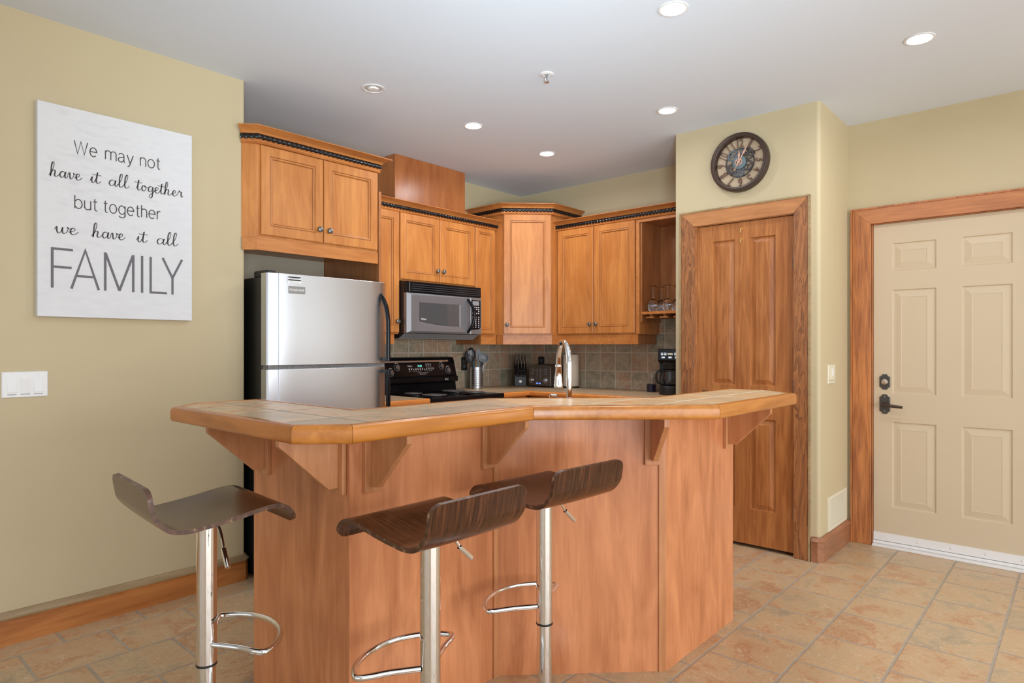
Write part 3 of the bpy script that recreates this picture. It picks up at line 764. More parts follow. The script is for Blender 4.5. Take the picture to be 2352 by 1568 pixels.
# OUT runs counter-clockwise seen from above so the left hand side is the inside
INN = inset(OUT, 0.030)
i_ = INN
left = [i_[0], i_[1], i_[2], i_[3], i_[9], i_[10], i_[11], i_[12]]
rgt = [i_[3], i_[4], i_[5], i_[6], i_[7], i_[8], i_[9]]
MB().prism(left, ZT-0.045, ZT-0.0015).build('tiled_surface', 'bar', t, smooth=False)
MB().prism(rgt, ZT-0.045, ZT-0.0015).build('tiled_surface', 'bar2', t, smooth=False)
zb = ZT-0.050
EP = [(0, zb), (0.021, zb), (0.0265, zb+0.002), (0.0293, zb+0.006), (0.030, zb+0.011), (0.030, ZT-0.015), (0.0287, ZT-0.009), (0.025, ZT-0.0035), (0.020, ZT-0.0008), (0.014, ZT), (0.0, ZT)]
def seg_edge(pts_in, k0, k1):
    """one board of the edge between mitres k0 and k1 of the outline"""
    n = len(OUT); vs = []
    al = (Vector(OUT[k1])-Vector(OUT[k0])).normalized()*0.0007
    for k in (k0, k1):
        sh = al if k == k0 else -al
        a = Vector(INN[k])+sh; b_ = Vector(OUT[k])+sh
        for o_, z in EP:
            p_ = a+(b_-a)*(o_/0.030); vs.append((p_.x, p_.y, z))
    m = len(EP); fs = [(j, (j+1)%m, m+(j+1)%m, m+j) for j in range(m)]+[tuple(range(m)), tuple(range(2*m-1, m-1, -1))]
    return MB().add(vs, fs)
for k in range(len(OUT)):
    d = Vector(OUT[(k+1)%len(OUT)])-Vector(OUT[k]); ax = 'y' if abs(d.y) > abs(d.x)*1.01 else 'x'
    seg_edge(None, k, (k+1)%len(OUT)).build('wooden_edge', 'edge' if ax == 'x' else 'edgey', t, ang=40) if 'edgey' in M else None
    if 'edgey' not in M:
        M['edgey'] = wood('bar_edge_wood_y', (0.33, 0.100, 0.018), (0.48, 0.165, 0.036), rough=0.27, axis='y', coat=0.2)
        seg_edge(None, k, (k+1)%len(OUT)).build('wooden_edge', 'edge' if ax == 'x' else 'edgey', t, ang=40)

isl = thing('kitchen_island', 'angled maple island base carrying the raised bar', 'island', (1.8, 1.7, 0))
V1 = (1.154, 2.325); V2 = (1.154, 1.706); V3 = (1.822, 1.706); V4 = (2.292, 1.236); V5 = (2.931, 1.236)
ztop = zb-0.001
def wall_seg(a, b_, t_=0.12):
    pass
base_out = [V1, V2, V3, V4, V5, (2.931, 1.345), (2.345, 1.345), (1.876, 1.815), (1.265, 1.815), (1.265, 2.325)]
b = MB().prism(base_out, 0, ztop); b.build('panelled_wall', 'panel', isl, smooth=False)
# kitchen side lower cabinets under their own counter
lowp = [(1.267, 1.817), (1.877, 1.817), (2.347, 1.347), (2.931, 1.347), (2.931, 2.07), (2.76, 2.07), (2.26, 2.46), (1.267, 2.46)]
MB().prism(inset(lowp, 0.002), 0.0, 0.872).build('lower_cabinet', 'wood', isl, smooth=False)
lc = thing('countertop', 'low tiled sink counter on the kitchen side of the island, carrying the faucet', 'countertop', (2.2, 2.0, 0.872))
MB().prism([(1.267, 2.455), (1.267, 1.817), (1.877, 1.817), (2.347, 1.347), (2.931, 1.347), (2.931, 2.09), (2.77, 2.09), (2.28, 2.455)], 0.874, 0.914).build('tiled_surface', 'ctile', lc, smooth=False)
tag(MB(fr(2.49, 2.02, -42)).box(-0.20, -0.06, 0.9142, 0.17, 0.15, 0.918).build('sink', 'steel', bev=0.001), 'stainless sink let into the low counter behind the bar', 'sink')
# corner trims on the seams
def trim_at(p, ang, w_=0.026, t_=0.006):
    T = fr(p[0], p[1], ang); MB(T).box(-w_/2, -t_, 0, w_/2, 0.002, ztop).build('corner_trim', 'corbel', isl)
trim_at((V3[0]-0.012, V3[1]-0.001), -0, 0.024); trim_at((V4[0]-0.012, V4[1]+0.012), -45, 0.026)
MB().box(V2[0]-0.002, V2[1]-0.002, 0, V2[0]+0.010, V2[1]+0.010, ztop).build('corner_trim', 'panel', isl)
def corbel(x, y, ang, proj=0.215, width=0.062):
    T = fr(x, y, ang); c = MB(T)
    zt = ztop-0.004
    c.yz([(-0.016, zt), (-proj, zt), (-proj, zt-0.030), (-0.050, 0.832), (-0.016, 0.832)], -0.010, 0.010)
    o = c.build('corbel', 'corbel', isl, bev=0.0015)
    MB(T).box(-width/2, -0.016, 0.812, width/2, 0, zt).build('back_plate', 'corbel', o, bev=0.002)
    MB(T).box(-width/2, -proj-0.02, zt, width/2, -0.0, ztop).build('top_plate', 'corbel', o)
    return o
corbel(1.154, 2.225, -90); corbel(1.154, 1.752, -90)
corbel(1.232, 1.706, 0, 0.195); corbel(1.762, 1.706, 0, 0.205); corbel(2.252, 1.276, -45, 0.200); corbel(2.852, 1.236, 0, 0.205)

# ================================================================== APPLIANCES
# ---- refrigerator
FX0, FX1, FY = 1.692, 2.474, 3.262
t = thing('refrigerator', 'stainless top-freezer refrigerator with black sides, under the high cabinet', 'refrigerator', ((FX0+FX1)/2, FY+0.35, 0))
b = MB(); b.box(FX0+0.004, FY+0.075, 0.03, FX1-0.004, 3.98, 1.655); b.box(FX0+0.03, FY+0.10, 0, FX1-0.03, 3.95, 0.03)
b.build('cabinet_body', 'blackt', t, bev=0.006)
zs = 1.165
def fr_door(z0, z1, nm_):
    # plan outline with rounded ribbed left side
    xs = [(FX0, FY+0.068), (FX0, FY+0.012), (FX0+0.008, FY+0.003), (FX0+0.022, FY+0.0), (FX0+0.058, FY-0.004), (FX0+0.064, FY-0.010), (FX0+0.10, FY-0.0135)]
    n = 10
    for i in range(1, n): xs.append((FX0+0.10+(FX1-FX0-0.16)*i/n, FY-0.0135-0.006*math.sin(PI*i/n)))
    xs += [(FX1-0.055, FY-0.012), (FX1-0.014, FY-0.002), (FX1-0.003, FY+0.008), (FX1, FY+0.02), (FX1, FY+0.068)]
    d = MB().prism(xs, z0, z1).build(nm_, 'steel', t, bev=0.003, seg=2)
    return d
dt = lab(fr_door(zs+0.008, 1.673, 'freezer_door'), 'upper brushed steel freezer door'); db = fr_door(0.09, zs-0.012, 'fridge_door')
MB().box(FX0+0.01, FY+0.005, zs-0.012, FX1-0.01, FY+0.07, zs+0.008).build('door_gap_seal', 'speckle', t)
MB().box(FX0+0.02, FY+0.04, 0.02, FX1-0.02, FY+0.075, 0.088).build('kick_grille', 'blackm', t)
hc = MB(); hc.prism([(FX0+0.005, FY+0.10), (FX0+0.002, FY+0.05), (FX0+0.02, FY+0.02), (FX0+0.055, FY+0.02), (FX0+0.075, FY+0.05), (FX0+0.075, FY+0.16), (FX0+0.005, FY+0.16)], 1.655, 1.688)
hc.build('hinge_cover', 'blackm', t, bev=0.006)
def fhandle(z0, z1, d, top):
    x = FX1-0.052; h = MB()
    sgn = 1 if top else -1
    za, zb2 = (z1, z0) if top else (z0, z1)
    L_ = abs(z1-z0)
    pts = [(x, FY-0.012, za), (x+0.006, FY-0.028, za-sgn*0.03), (x+0.016, FY-0.046, za-sgn*0.08), (x+0.022, FY-0.054, za-sgn*0.14), (x+0.024, FY-0.056, za-sgn*0.20), (x+0.024, FY-0.056, zb2)]
    P_ = cr(pts, 6); h.tube(P_, [0.006+0.008*min(1, i/6) for i in range(len(P_))], 14)
    h.box(x+0.012, FY-0.056, zb2 if top else zb2-0.02, x+0.036, FY-0.008, zb2+0.02 if top else zb2)
    return h.build('handle', 'black', d)
fhandle(1.19, 1.60, dt, True); fhandle(0.55, 1.135, db, False)
TF = fr(0, FY-0.0165, 0)
bd = MB(TF).box(1.806, -0.002, 1.566, 1.906, 0.006, 1.606).build('badge', 'steeld', dt, bev=0.001)
text('badge_lettering', 'FRIGIDAIRE', 'whiter', bd, fr(1.856, FY-0.0190, 0), w=0.088, h=0.012, z=1.580)
st = MB(TF).box(1.802, -0.001, 1.624, 1.882, 0.005, 1.660).build('sticker', 'whiter', dt)
q = MB(TF); q.box(1.804, -0.0016, 1.651, 1.880, 0, 1.658); q.box(1.804, -0.0016, 1.636, 1.880, 0, 1.643); q.box(1.815, -0.0016, 1.6465, 1.868, 0, 1.648); q.box(1.815, -0.0016, 1.629, 1.868, 0, 1.6305); q.build('printed_bars', 'inkb', st)

# ---- microwave
YM = 3.70; TM = fr(0, YM, 0); MX0, MX1 = 2.988, 3.764
t = thing('microwave', 'over-the-range microwave in grey steel with black vent grille', 'microwave', ((MX0+MX1)/2, 3.9, 1.34))
b = MB(); b.box(MX0, YM+0.032, 1.375, MX1, 4.088, 1.757)
b.yz([(YM+0.05, 1.376), (3.80, 1.340), (4.08, 1.340), (4.08, 1.376)], MX0, MX1); b.build('housing', 'blackm', t, bev=0.002)
MB().add([(MX0,YM+0.03,1.374),(MX1,YM+0.03,1.374),(MX1,3.79,1.339),(MX0,3.79,1.339)], [(0,3,2,1)]).box(MX0+0.0, 3.79, 1.3365, MX1, 4.07, 1.3395).build('underside', 'grey', t)
g = MB(TM); g.box(MX0, 0.004, 1.674, MX1, 0.034, 1.757)
gv = g.build('vent_grille', 'black', t, bev=0.003)
sl = MB(TM)
for k in range(4): 
    z = 1.690+k*0.0155; sl.add([(MX0+0.05,0.000,z),(MX1-0.012,0.000,z),(MX1-0.012,0.010,z+0.008),(MX0+0.05,0.010,z+0.008),(MX0+0.05,0.003,z-0.002),(MX1-0.012,0.003,z-0.002)], [(0,1,2,3),(0,4,5,1)])
sl.build('grille_slats', 'darkgrey', gv)
MB(TM).box(MX0+0.028, -0.0005, 1.680, MX0+0.033, 0.006, 1.752).build('grille_trim', 'steel', gv)
dx1 = 3.637
wt = lambda u, v: 0
dr = MB(TM)
wx0, wx1, wz0, wz1 = 3.108, 3.520, 1.462, 1.604
def mwin(in_, y, low=0.028, n=14):
    pts = []
    for i in range(n+1):
        s = i/n; x = wx0-in_+(wx1-wx0+2*in_)*s
        pts.append((x, y, wz0-in_ - low*math.sin(PI*0.5*min(1, s*1.25))))
    pts += [(wx1+in_, y, wz1+in_), (wx0-in_, y, wz1+in_)]
    return pts
n = 14
outer = [(MX0+(dx1-MX0)*i/n, 0.0, 1.378) for i in range(n+1)]+[(dx1, 0, 1.672), (MX0, 0, 1.672)]
r0 = [(MX0+0.036+(dx1-0.02-MX0-0.036)*i/n, -0.010, 1.392) for i in range(n+1)]+[(dx1-0.02, -0.010, 1.660), (MX0+0.036, -0.010, 1.660)]
r1 = mwin(0.004, -0.002); r2 = mwin(0.0, 0.0)
m_ = n+3; vs = [(p[0], 0.030, p[2]) for p in outer]+outer+r0+r1+r2; fs = []
for k in range(4):
    for j in range(m_): fs.append((k*m_+j, k*m_+(j+1)%m_, (k+1)*m_+(j+1)%m_, (k+1)*m_+j))
dr.add(vs, fs); mdoor = dr.build('door', 'steelm', t, ang=12) if 'steelm' in M else None
if mdoor is None:
    M['steelm'] = simple('microwave_steel', (0.27, 0.28, 0.30), 0.36, 0.6); mdoor = dr.build('door', 'steelm', t, ang=12)
wv = MB(TM); wv.add([(p[0], 0.0005, p[2]) for p in r2], [tuple(range(m_))]); wpane = wv.build('window', 'mwin', mdoor, smooth=False)
text('brand_script', 'Whirlpool', 'whiter', wpane, fr(3.150, YM-0.0004, 0), w=0.050, h=0.018, z=1.472)
hd = MB(TM); P_ = cr([(3.600, -0.004, 1.655), (3.606, -0.030, 1.63), (3.622, -0.052, 1.58), (3.628, -0.058, 1.525), (3.622, -0.052, 1.47), (3.606, -0.030, 1.415), (3.600, -0.004, 1.392)], 5)
hd.tube(P_, [0.009+0.004*math.sin(PI*i/(len(P_)-1)) for i in range(len(P_))], 12); hd.build('handle', 'black', mdoor)
cp_ = MB(TM).rings(dx1+0.002, MX1, 1.378, 1.672, [(0, 0.0), (0.004, -0.003)], back=0.030).build('control_panel', 'steelm', t)
MB(TM).xz([(dx1+0.014, 1.412), (MX1-0.030, 1.418), (MX1-0.014, 1.435), (MX1-0.014, 1.652), (dx1+0.014, 1.655)], -0.0045, -0.002).build('keypad', 'black', cp_)
MB(TM).box(dx1+0.022, -0.0055, 1.610, MX1-0.030, -0.004, 1.645).build('display', 'grey', cp_)
for r_ in range(11):
    for c_ in range(4 if r_ < 5 else 3):
        if r_ == 2 and c_ < 3 or r_ == 4: continue
        kx = dx1+0.026+c_*(0.022 if r_ < 5 else 0.033); kz = 1.594-r_*0.0158
        MB(TM).lathe([(0.0050, -0.0045), (0.0050, -0.0055)], (kx, 0, kz), 'y', 10).build('keypad_button', 'whiter', cp_)

# ---- range
RX0, RX1 = 2.984, 3.746
t = thing('range', 'black electric range with four coil burners and a tall control backguard', 'range', ((RX0+RX1)/2, 3.75, 0))
b = MB(); b.box(RX0, 3.46, 0.02, RX1, 4.08, 0.895); b.build('oven_body', 'blackm', t, bev=0.003)
b = MB(); b.yz([(3.430, 0.872), (3.430, 0.908), (3.436, 0.914), (3.452, 0.912), (3.470, 0.906), (3.955, 0.906), (3.97, 0.915), (4.08, 0.915), (4.08, 0.880), (3.46, 0.872)], RX0, RX1)
b.build('cooktop', 'black', t, bev=0.002)
MB().rings(RX0+0.01, RX1-0.01, 0.20, 0.86, [(0, 3.430), (0.01, 3.425), (0.10, 3.425), (0.105, 3.428)], back=3.459).build('oven_door', 'black', t, smooth=False)
MB().rings(RX0+0.01, RX1-0.01, 0.04, 0.19, [(0, 3.435), (0.01, 3.430)], back=3.459).build('storage_drawer', 'black', t, smooth=False)
hb = MB(); hb.tube([(RX0+0.08, 3.385, 0.80), (RX1-0.08, 3.385, 0.80)], 0.012, 12); hb.box(RX0+0.08, 3.385, 0.79, RX0+0.10, 3.43, 0.81); hb.box(RX1-0.10, 3.385, 0.79, RX1-0.08, 3.43, 0.81); hb.build('oven_handle', 'black', t)
bg = MB(); bg.yz([(3.975, 0.905), (3.985, 0.985), (3.955, 0.990), (3.953, 1.030), (3.972, 1.040), (4.005, 1.165), (4.020, 1.190), (4.060, 1.196), (4.085, 1.190), (4.085, 0.905)], RX0, RX1)
bgo = bg.build('backguard', 'black', t, bev=0.006, seg=3)
# control face frame: tilted plane between (3.972,1.040) and (4.005,1.165)
tilt = math.atan2(0.033, 0.125)
TB = Matrix.Translation((0, 3.970, 1.040)) @ Matrix.Rotation(-tilt, 4, 'X')
MB(TB).box(RX0+0.03, -0.004, 0.116, RX1-0.075, 0.004, 0.130).build('chrome_strip', 'steel', bgo, bev=0.001)
for kx, kz in ((3.128, 0.078), (3.062, 0.038), (3.588, 0.080), (3.655, 0.044)):
    k = MB(TB); k.lathe([(0.021, 0.0), (0.021, -0.010), (0.019, -0.014), (0.0, -0.014)], (kx, 0, kz), 'y', 24); k.box(kx-0.004, -0.022, kz-0.018, kx+0.004, -0.012, kz+0.018)
    ko = k.build('burner_knob', 'steeld', bgo, bev=0.001)
    tk = MB(TB)
    for a in range(24): 
        if a % 24 in (5, 6, 7): continue
        an = 2*PI*a/24; tk.lathe([(0.0016, -0.0012), (0.0016, -0.0002)], (kx+0.027*math.cos(an), 0, kz+0.027*math.sin(an)), 'y', 6)
    tk.box(kx-0.013, -0.001, kz+0.032, kx+0.013, 0, kz+0.035)
    tk.build('dial_marks', 'whiter', ko)
TBx = lambda x, z: TB @ Matrix.Translation((x, -0.0008, z))
text('clock_digits', '12:54', 'digits', bgo, TBx(3.358, 0.0), w=0.040, h=0.016, z=0.078)
text('brand_script', 'Whirlpool', 'whiter', bgo, TBx(3.255, 0.0), w=0.044, h=0.017, z=0.076)
pm = MB(TB)
for i in range(12):
    for z_, hh in ((0.066, 0.002), (0.055, 0.006), (0.043, 0.002)):
        if (i*7+int(z_*1000)) % 5 == 0 and hh < 0.003: continue
        x_ = 3.240+i*0.0225; pm.box(x_, -0.0012, z_, x_+(0.010 if hh > 0.003 else 0.014), 0, z_+hh)
for i in range(3):
    for z_ in (0.100, 0.090, 0.080): pm.box(3.420+i*0.022, -0.0012, z_, 3.432+i*0.022, 0, z_+(0.005 if z_ == 0.090 else 0.002))
pm.box(3.325, -0.0012, 0.028, 3.44, 0, 0.030); pm.box(3.36, -0.0012, 0.018, 3.41, 0, 0.020); pm.lathe([(0.005, -0.0012), (0.005, 0)], (3.352, 0, 0.019), 'y', 4)
pm.build('printed_legends', 'whiter', bgo)
sw_ = MB(); sw_.box(3.600, 3.949, 1.002, 3.606, 3.953, 1.018); sw_.box(3.618, 3.949, 1.012, 3.628, 3.953, 1.016); sw_.box(3.618, 3.949, 1.003, 3.628, 3.953, 1.007); sw_.build('light_switch_mark', 'whiter', bgo)
def burner(cx_, cy_, R):
    pan = MB(); pan.lathe([(R+0.022, 0.907), (R+0.020, 0.913), (R+0.012, 0.914), (R, 0.908), (0.02, 0.900)], (cx_, cy_, 0), n=36); po = pan.build('drip_bowl', 'black', t, ang=60)
    pts = []; turns = 4 if R < 0.085 else 5; n = turns*30
    for i in range(n+1):
        a = 2*PI*turns*i/n; r_ = 0.018+(R-0.018)*i/n; pts.append((cx_+r_*math.cos(a), cy_+r_*math.sin(a), 0.921))
    MB().tube(pts, 0.0042, 8).build('coil_element', 'coil', po)
M['coil'] = simple('coil_metal', (0.16, 0.145, 0.14), 0.45, 0.5)
burner(3.165, 3.60, 0.095); burner(3.160, 3.835, 0.072); burner(3.575, 3.835, 0.095); burner(3.585, 3.60, 0.072)

# ================================================================== COUNTER OBJECTS
ZC = 0.9145
def frm(x, y, face):   # free-standing frame: local -y looks along the direction 'face' (degrees from +X)
    return fr(x, y, face+90)
# utensil crock
ux, uy = 3.990, 3.985
c = thing('utensil_holder', 'perforated steel utensil holder on the counter beside the range', 'utensil holder', (ux, uy, ZC))
cb = MB(); cb.lathe([(0.0, ZC), (0.056, ZC), (0.0565, ZC+0.186), (0.054, ZC+0.186), (0.0535, ZC+0.006), (0.0, ZC+0.006)], (ux, uy, 0), n=40); cb.build('cup', 'steel', c)
hl = MB()
for i in range(32):
    if i % 8 in (3, 7): continue
    for j in range(9):
        a = 2*PI*i/32; T_ = Matrix.Translation((ux, uy, 0)) @ Matrix.Rotation(a, 4, 'Z')
        hl.T = T_; hl.lathe([(0.0036, 0.0560), (0.0036, 0.0574)], (0, 0, ZC+0.028+j*0.0165), 'x', 6)
lab(hl.build('punched_holes', 'blackm', c), 'round dark holes in rows')
def utensil(name, label, dx, dy, lean, h, kind, mat, mh='blackm', spin=0):
    """lean = (dx,dy) of the top; made upright then sheared by real rotation about its foot"""
    foot = Vector((ux+dx, uy+dy, ZC+0.010)); top = Vector((ux+dx+lean[0], uy+dy+lean[1], ZC+h))
    d = (top-foot).normalized(); Q = Vector((0, 0, 1)).rotation_difference(d).to_matrix().to_4x4()
    T = Matrix.Translation(foot) @ Q @ Matrix.Rotation(rad(-48+spin), 4, 'Z')
    Lh = (top-foot).length
    t_ = thing(name, label, 'kitchen utensil', tuple(foot)); t_.rotation_euler = (0, 0, 0)
    hl_ = {'spoon': 0.105, 'slot': 0.115, 'spat': 0.11, 'ladle': 0.075, 'stick': 0.02, 'whisk': 0.08, 'small': 0.07}[kind]
    hm = MB(T); hm.tube([(0, 0, 0), (0, 0, (Lh-hl_)*0.6), (0, 0, Lh-hl_+0.012)], [0.007, 0.006, 0.0045], 10); hm.build('handle', mh, t_)
    z0 = Lh-hl_; hd_ = MB(T)
    if kind in ('spoon', 'slot'):
        vs = []; fs = []; n = 14
        for i in range(n+1):
            s = i/n; wv_ = 0.034*math.sin(PI*min(1, (s*0.94+0.03)))**0.6
            for j in range(-3, 4):
                q_ = j/3; vs.append((q_*wv_, -0.010*(1-q_*q_)*math.sin(PI*s), z0+hl_*s))
        for i in range(n):
            for j in range(6): fs.append((i*7+j, i*7+j+1, (i+1)*7+j+1, (i+1)*7+j))
        hd_.add(vs, fs); o = hd_.build('head', mat, t_, ang=80)
        m = o.modifiers.new('s', 'SOLIDIFY'); m.thickness = 0.003
        if kind == 'slot':
            sl_ = MB(T)
            for j in range(-1, 3): sl_.box(-0.017+j*0.010, -0.0165, z0+0.045, -0.013+j*0.010, -0.0155, z0+0.092)
            sl_.build('slots', 'whiter', o)
    elif kind == 'spat':
        vs = []
        hd_.xz([(-0.010, z0), (0.010, z0), (0.022, z0+0.03), (0.024, z0+0.085), (0.010, z0+0.108), (-0.014, z0+0.108), (-0.022, z0+0.07), (-0.018, z0+0.02)], -0.004, 0.004)
        hd_.build('head', mat, t_, bev=0.003)
    elif kind == 'ladle':
        T2 = T @ Matrix.Translation((0.028, -0.012, z0+0.030)) @ Matrix.Rotation(rad(40), 4, 'Y') @ Matrix.Rotation(rad(66), 4, 'X')
        l_ = MB(T2); l_.lathe([(0.001, -0.030), (0.020, -0.027), (0.036, -0.014), (0.044, 0.006), (0.046, 0.012), (0.043, 0.012), (0.040, 0.002), (0.030, -0.016), (0.012, -0.025), (0.001, -0.026)], n=28); l_.build('head', mat, t_, ang=60)
    elif kind == 'small':
        hd_.xz([(-0.012, z0), (0.012, z0), (0.017, z0+0.03), (0.013, z0+0.062), (-0.013, z0+0.062), (-0.017, z0+0.03)], -0.004, 0.004); hd_.build('head', mat, t_, bev=0.003)
    elif kind == 'whisk':
        for k in range(4):
            a = PI*k/4; pts = [(0.016*math.sin(PI*s)*math.cos(a), 0.016*math.sin(PI*s)*math.sin(a), z0+0.08*s) for s in [i/8 for i in range(9)]]
            hd_.tube(pts, 0.0012, 5)
        hd_.build('head', mat, t_)
    return t_
utensil('serving_spoon', 'black serving spoon leaning furthest left in the steel holder', -0.015, 0.010, (-0.035, 0.045), 0.325, 'spoon', 'darkgrey')
utensil('slotted_spoon', 'black slotted spoon standing tallest in the steel holder', -0.006, 0.022, (-0.020, 0.016), 0.355, 'slot', 'blackm')
utensil('spatula', 'light grey curved spatula in the middle of the steel holder', 0.004, -0.012, (0.000, -0.010), 0.345, 'spat', 'grey', 'grey')
utensil('soup_ladle', 'grey soup ladle, bowl outward, at the right of the steel holder', 0.018, 0.000, (0.008, -0.030), 0.315, 'ladle', 'grey', 'grey')
utensil('brush', 'teal-handled utensil half hidden in the middle of the holder', 0.0, 0.030, (0.005, 0.004), 0.30, 'stick', 'teal', 'teal')
utensil('wooden_spoon', 'pale wooden spoon handle in the centre of the holder', 0.012, 0.016, (0.008, 0.0), 0.30, 'stick', 'beech', 'beech')
utensil('can_opener', 'small black-headed utensil below the ladle in the holder', 0.024, -0.012, (0.018, -0.018), 0.262, 'small', 'blackm')
utensil('whisk', 'small pale whisk leaning furthest right in the holder', 0.030, -0.018, (0.032, -0.030), 0.262, 'whisk', 'white', 'steel')

# knife block
TK = frm(4.52, 3.935, 222)       # faces the camera
kb = thing('knife_block', 'black slanted knife block in the counter corner', 'knife block', (4.52, 3.935, ZC), 222+90)
k = MB(TK); k.yz([(-0.050, ZC+0.004), (-0.052, ZC+0.10), (-0.020, ZC+0.155), (0.055, ZC+0.205), (0.095, ZC+0.175), (0.060, ZC+0.004)], -0.058, 0.058); k.build('block', 'blackm', kb, bev=0.004)
k = MB(TK); k.box(-0.052, -0.064, ZC, 0.052, -0.048, ZC+0.085); k.box(-0.056, -0.070, ZC, 0.056, 0.055, ZC+0.006); fp = k.build('steel_front', 'darkgrey', kb, bev=0.003)
MB(TK).lathe([(0.013, -0.064), (0.013, -0.0655)], (0, 0, ZC+0.044), 'y', 20).build('oval_badge', 'steel', fp)
def knife(x, y, z, l_, nmx, lb):
    T2 = TK @ Matrix.Translation((x, y, z)) @ Matrix.Rotation(rad(-24), 4, 'X').inverted() @ Matrix.Rotation(rad(0), 4, 'Y')
    T2 = TK @ Matrix.Translation((x, y, z)) @ Matrix.Rotation(rad(24), 4, 'X')
    kt = thing('kitchen_knife', lb, 'knife', tuple(T2.translation), 222+90, 'knives in the block')
    h = MB(T2); h.box(-0.008, -0.010, 0, 0.008, 0.010, l_*0.92); h.build('handle', 'blackm', kt, bev=0.004)
    h = MB(T2); h.box(-0.0015, -0.0125, 0.004, 0.0035, -0.010, l_*0.90); h.lathe([(0.008, l_*0.92), (0.009, l_*0.96), (0.004, l_)], n=12); h.build('tang', 'steel', kt)
row = ['leftmost', 'second', 'third', 'rightmost']
for i in range(4): knife(-0.042+0.028*i, 0.040, ZC+0.192-0.004*abs(i-1), 0.115, 0, 'black knife with steel tang in the back row of the block, %s' % row[i])
for i in range(3): knife(-0.020+0.029*i, -0.004, ZC+0.160, 0.095, 0, 'black knife in the front row of the block, %s' % ['left', 'middle', 'right'][i])
sc = MB(TK)
for sx in (-1, 1):
    T2 = TK @ Matrix.Translation((0.004+sx*0.022, -0.062, ZC+0.118)) @ Matrix.Rotation(rad(15), 4, 'X') @ Matrix.Rotation(rad(-sx*18), 4, 'Y')
    sc.T = T2; sc.tube([(0.017*math.cos(a), 0, 0.030*math.sin(a)) for a in [2*PI*i/20 for i in range(20)]], 0.0045, 8, closed=True)
sc.T = TK; sc.tube([(0.0, -0.062, ZC+0.145), (0.012, -0.050, ZC+0.165)], 0.006, 8)
tag(sc.build('scissors', 'blackm'), 'black-handled kitchen scissors hanging in front of the knife block', 'scissors')

# toaster
TT = fr(4.50, 3.815, -90)  # front at X=4.50, local x = 3.815-Y
t = thing('toaster', 'taupe steel toaster with two dials and blue displays against the tiles', 'toaster', (4.60, 3.69, ZC), -90)
tb = MB(TT); tw = 0.255
tb.xz([(0, 0.925), (tw, 0.925), (tw, 1.075), (tw-0.006, 1.098), (tw-0.03, 1.113), (tw/2, 1.118), (0.03, 1.113), (0.006, 1.098), (0, 1.075)], 0, 0.205); tbo = tb.build('body', 'taupe', t, bev=0.005, seg=3)
bs_ = MB(TT).box(0.01, 0.01, 0.919, tw-0.01, 0.195, 0.926); 
for x_ in (0.03, tw-0.03):
    for y_ in (0.03, 0.17): bs_.lathe([(0.008, ZC), (0.008, 0.92)], (x_, y_, 0), n=10)
bs_.build('feet', 'blackm', t)
sl_ = MB(TT); sl_.box(0.095, -0.001, 0.962, 0.099, 0.002, 1.085); sl_.box(0.133, -0.001, 0.962, 0.137, 0.002, 1.085); sl_.build('lever_slots', 'steel', t)
MB(TT).box(0.065, -0.016, 1.060, 0.160, -0.002, 1.068).build('lever', 'steel', t, bev=0.002)
for x_ in (0.035, 0.195):
    MB(TT).lathe([(0.026, 0.0), (0.026, -0.004), (0.019, -0.005), (0.018, -0.020), (0.015, -0.023), (0.0, -0.023)], (x_, 0, 0.975), 'y', 28).build('browning_dial', 'steel', t)
dp = MB(TT); dp.box(0.088, -0.0015, 0.942, 0.110, 0, 0.953); dp.box(0.119, -0.0015, 0.942, 0.141, 0, 0.953); dp.build('display', 'lcd', t)
bt = MB(TT)
for z_ in (1.030, 1.044, 1.058, 1.072): bt.box(0.028, -0.003, z_, 0.062, 0, z_+0.005); bt.box(0.180, -0.003, z_, 0.212, 0, z_+0.005)
bt.build('buttons', 'steel', t)
MB(TT).box(0.06, 0.03, 1.1165, 0.09, 0.18, 1.1185).box(0.165, 0.03, 1.1165, 0.195, 0.18, 1.1185).build('bread_slots', 'blackm', t)
# paper towels
px_, py_ = 4.628, 3.432
t = thing('paper_towel_holder', 'black wire paper towel stand behind the faucet', 'towel holder', (px_, py_, ZC))
h = MB(); h.lathe([(0.0, ZC), (0.073, ZC), (0.073, ZC+0.008), (0.0, ZC+0.008)], (px_, py_, 0), n=32); h.build('foot_plate', 'blackm', t)
h = MB(); h.tube([(px_, py_, ZC+0.008), (px_, py_, ZC+0.300)], 0.004, 8); h.tube([(px_+0.012*math.cos(a), py_-0.004, ZC+0.310+0.012*math.sin(a)) for a in [2*PI*i/16 for i in range(16)]], 0.002, 6, closed=True); h.build('rod', 'steel', t)
r_ = MB(); r_.lathe([(0.018, ZC+0.013), (0.067, ZC+0.013), (0.0695, ZC+0.017), (0.0695, ZC+0.289), (0.067, ZC+0.293), (0.018, ZC+0.293), (0.018, ZC+0.013)], (px_, py_, 0), n=48, cap=False)
tag(r_.build('paper_towel_roll', 'towel'), 'cream paper towel roll standing between the toaster and faucet', 'paper towels')
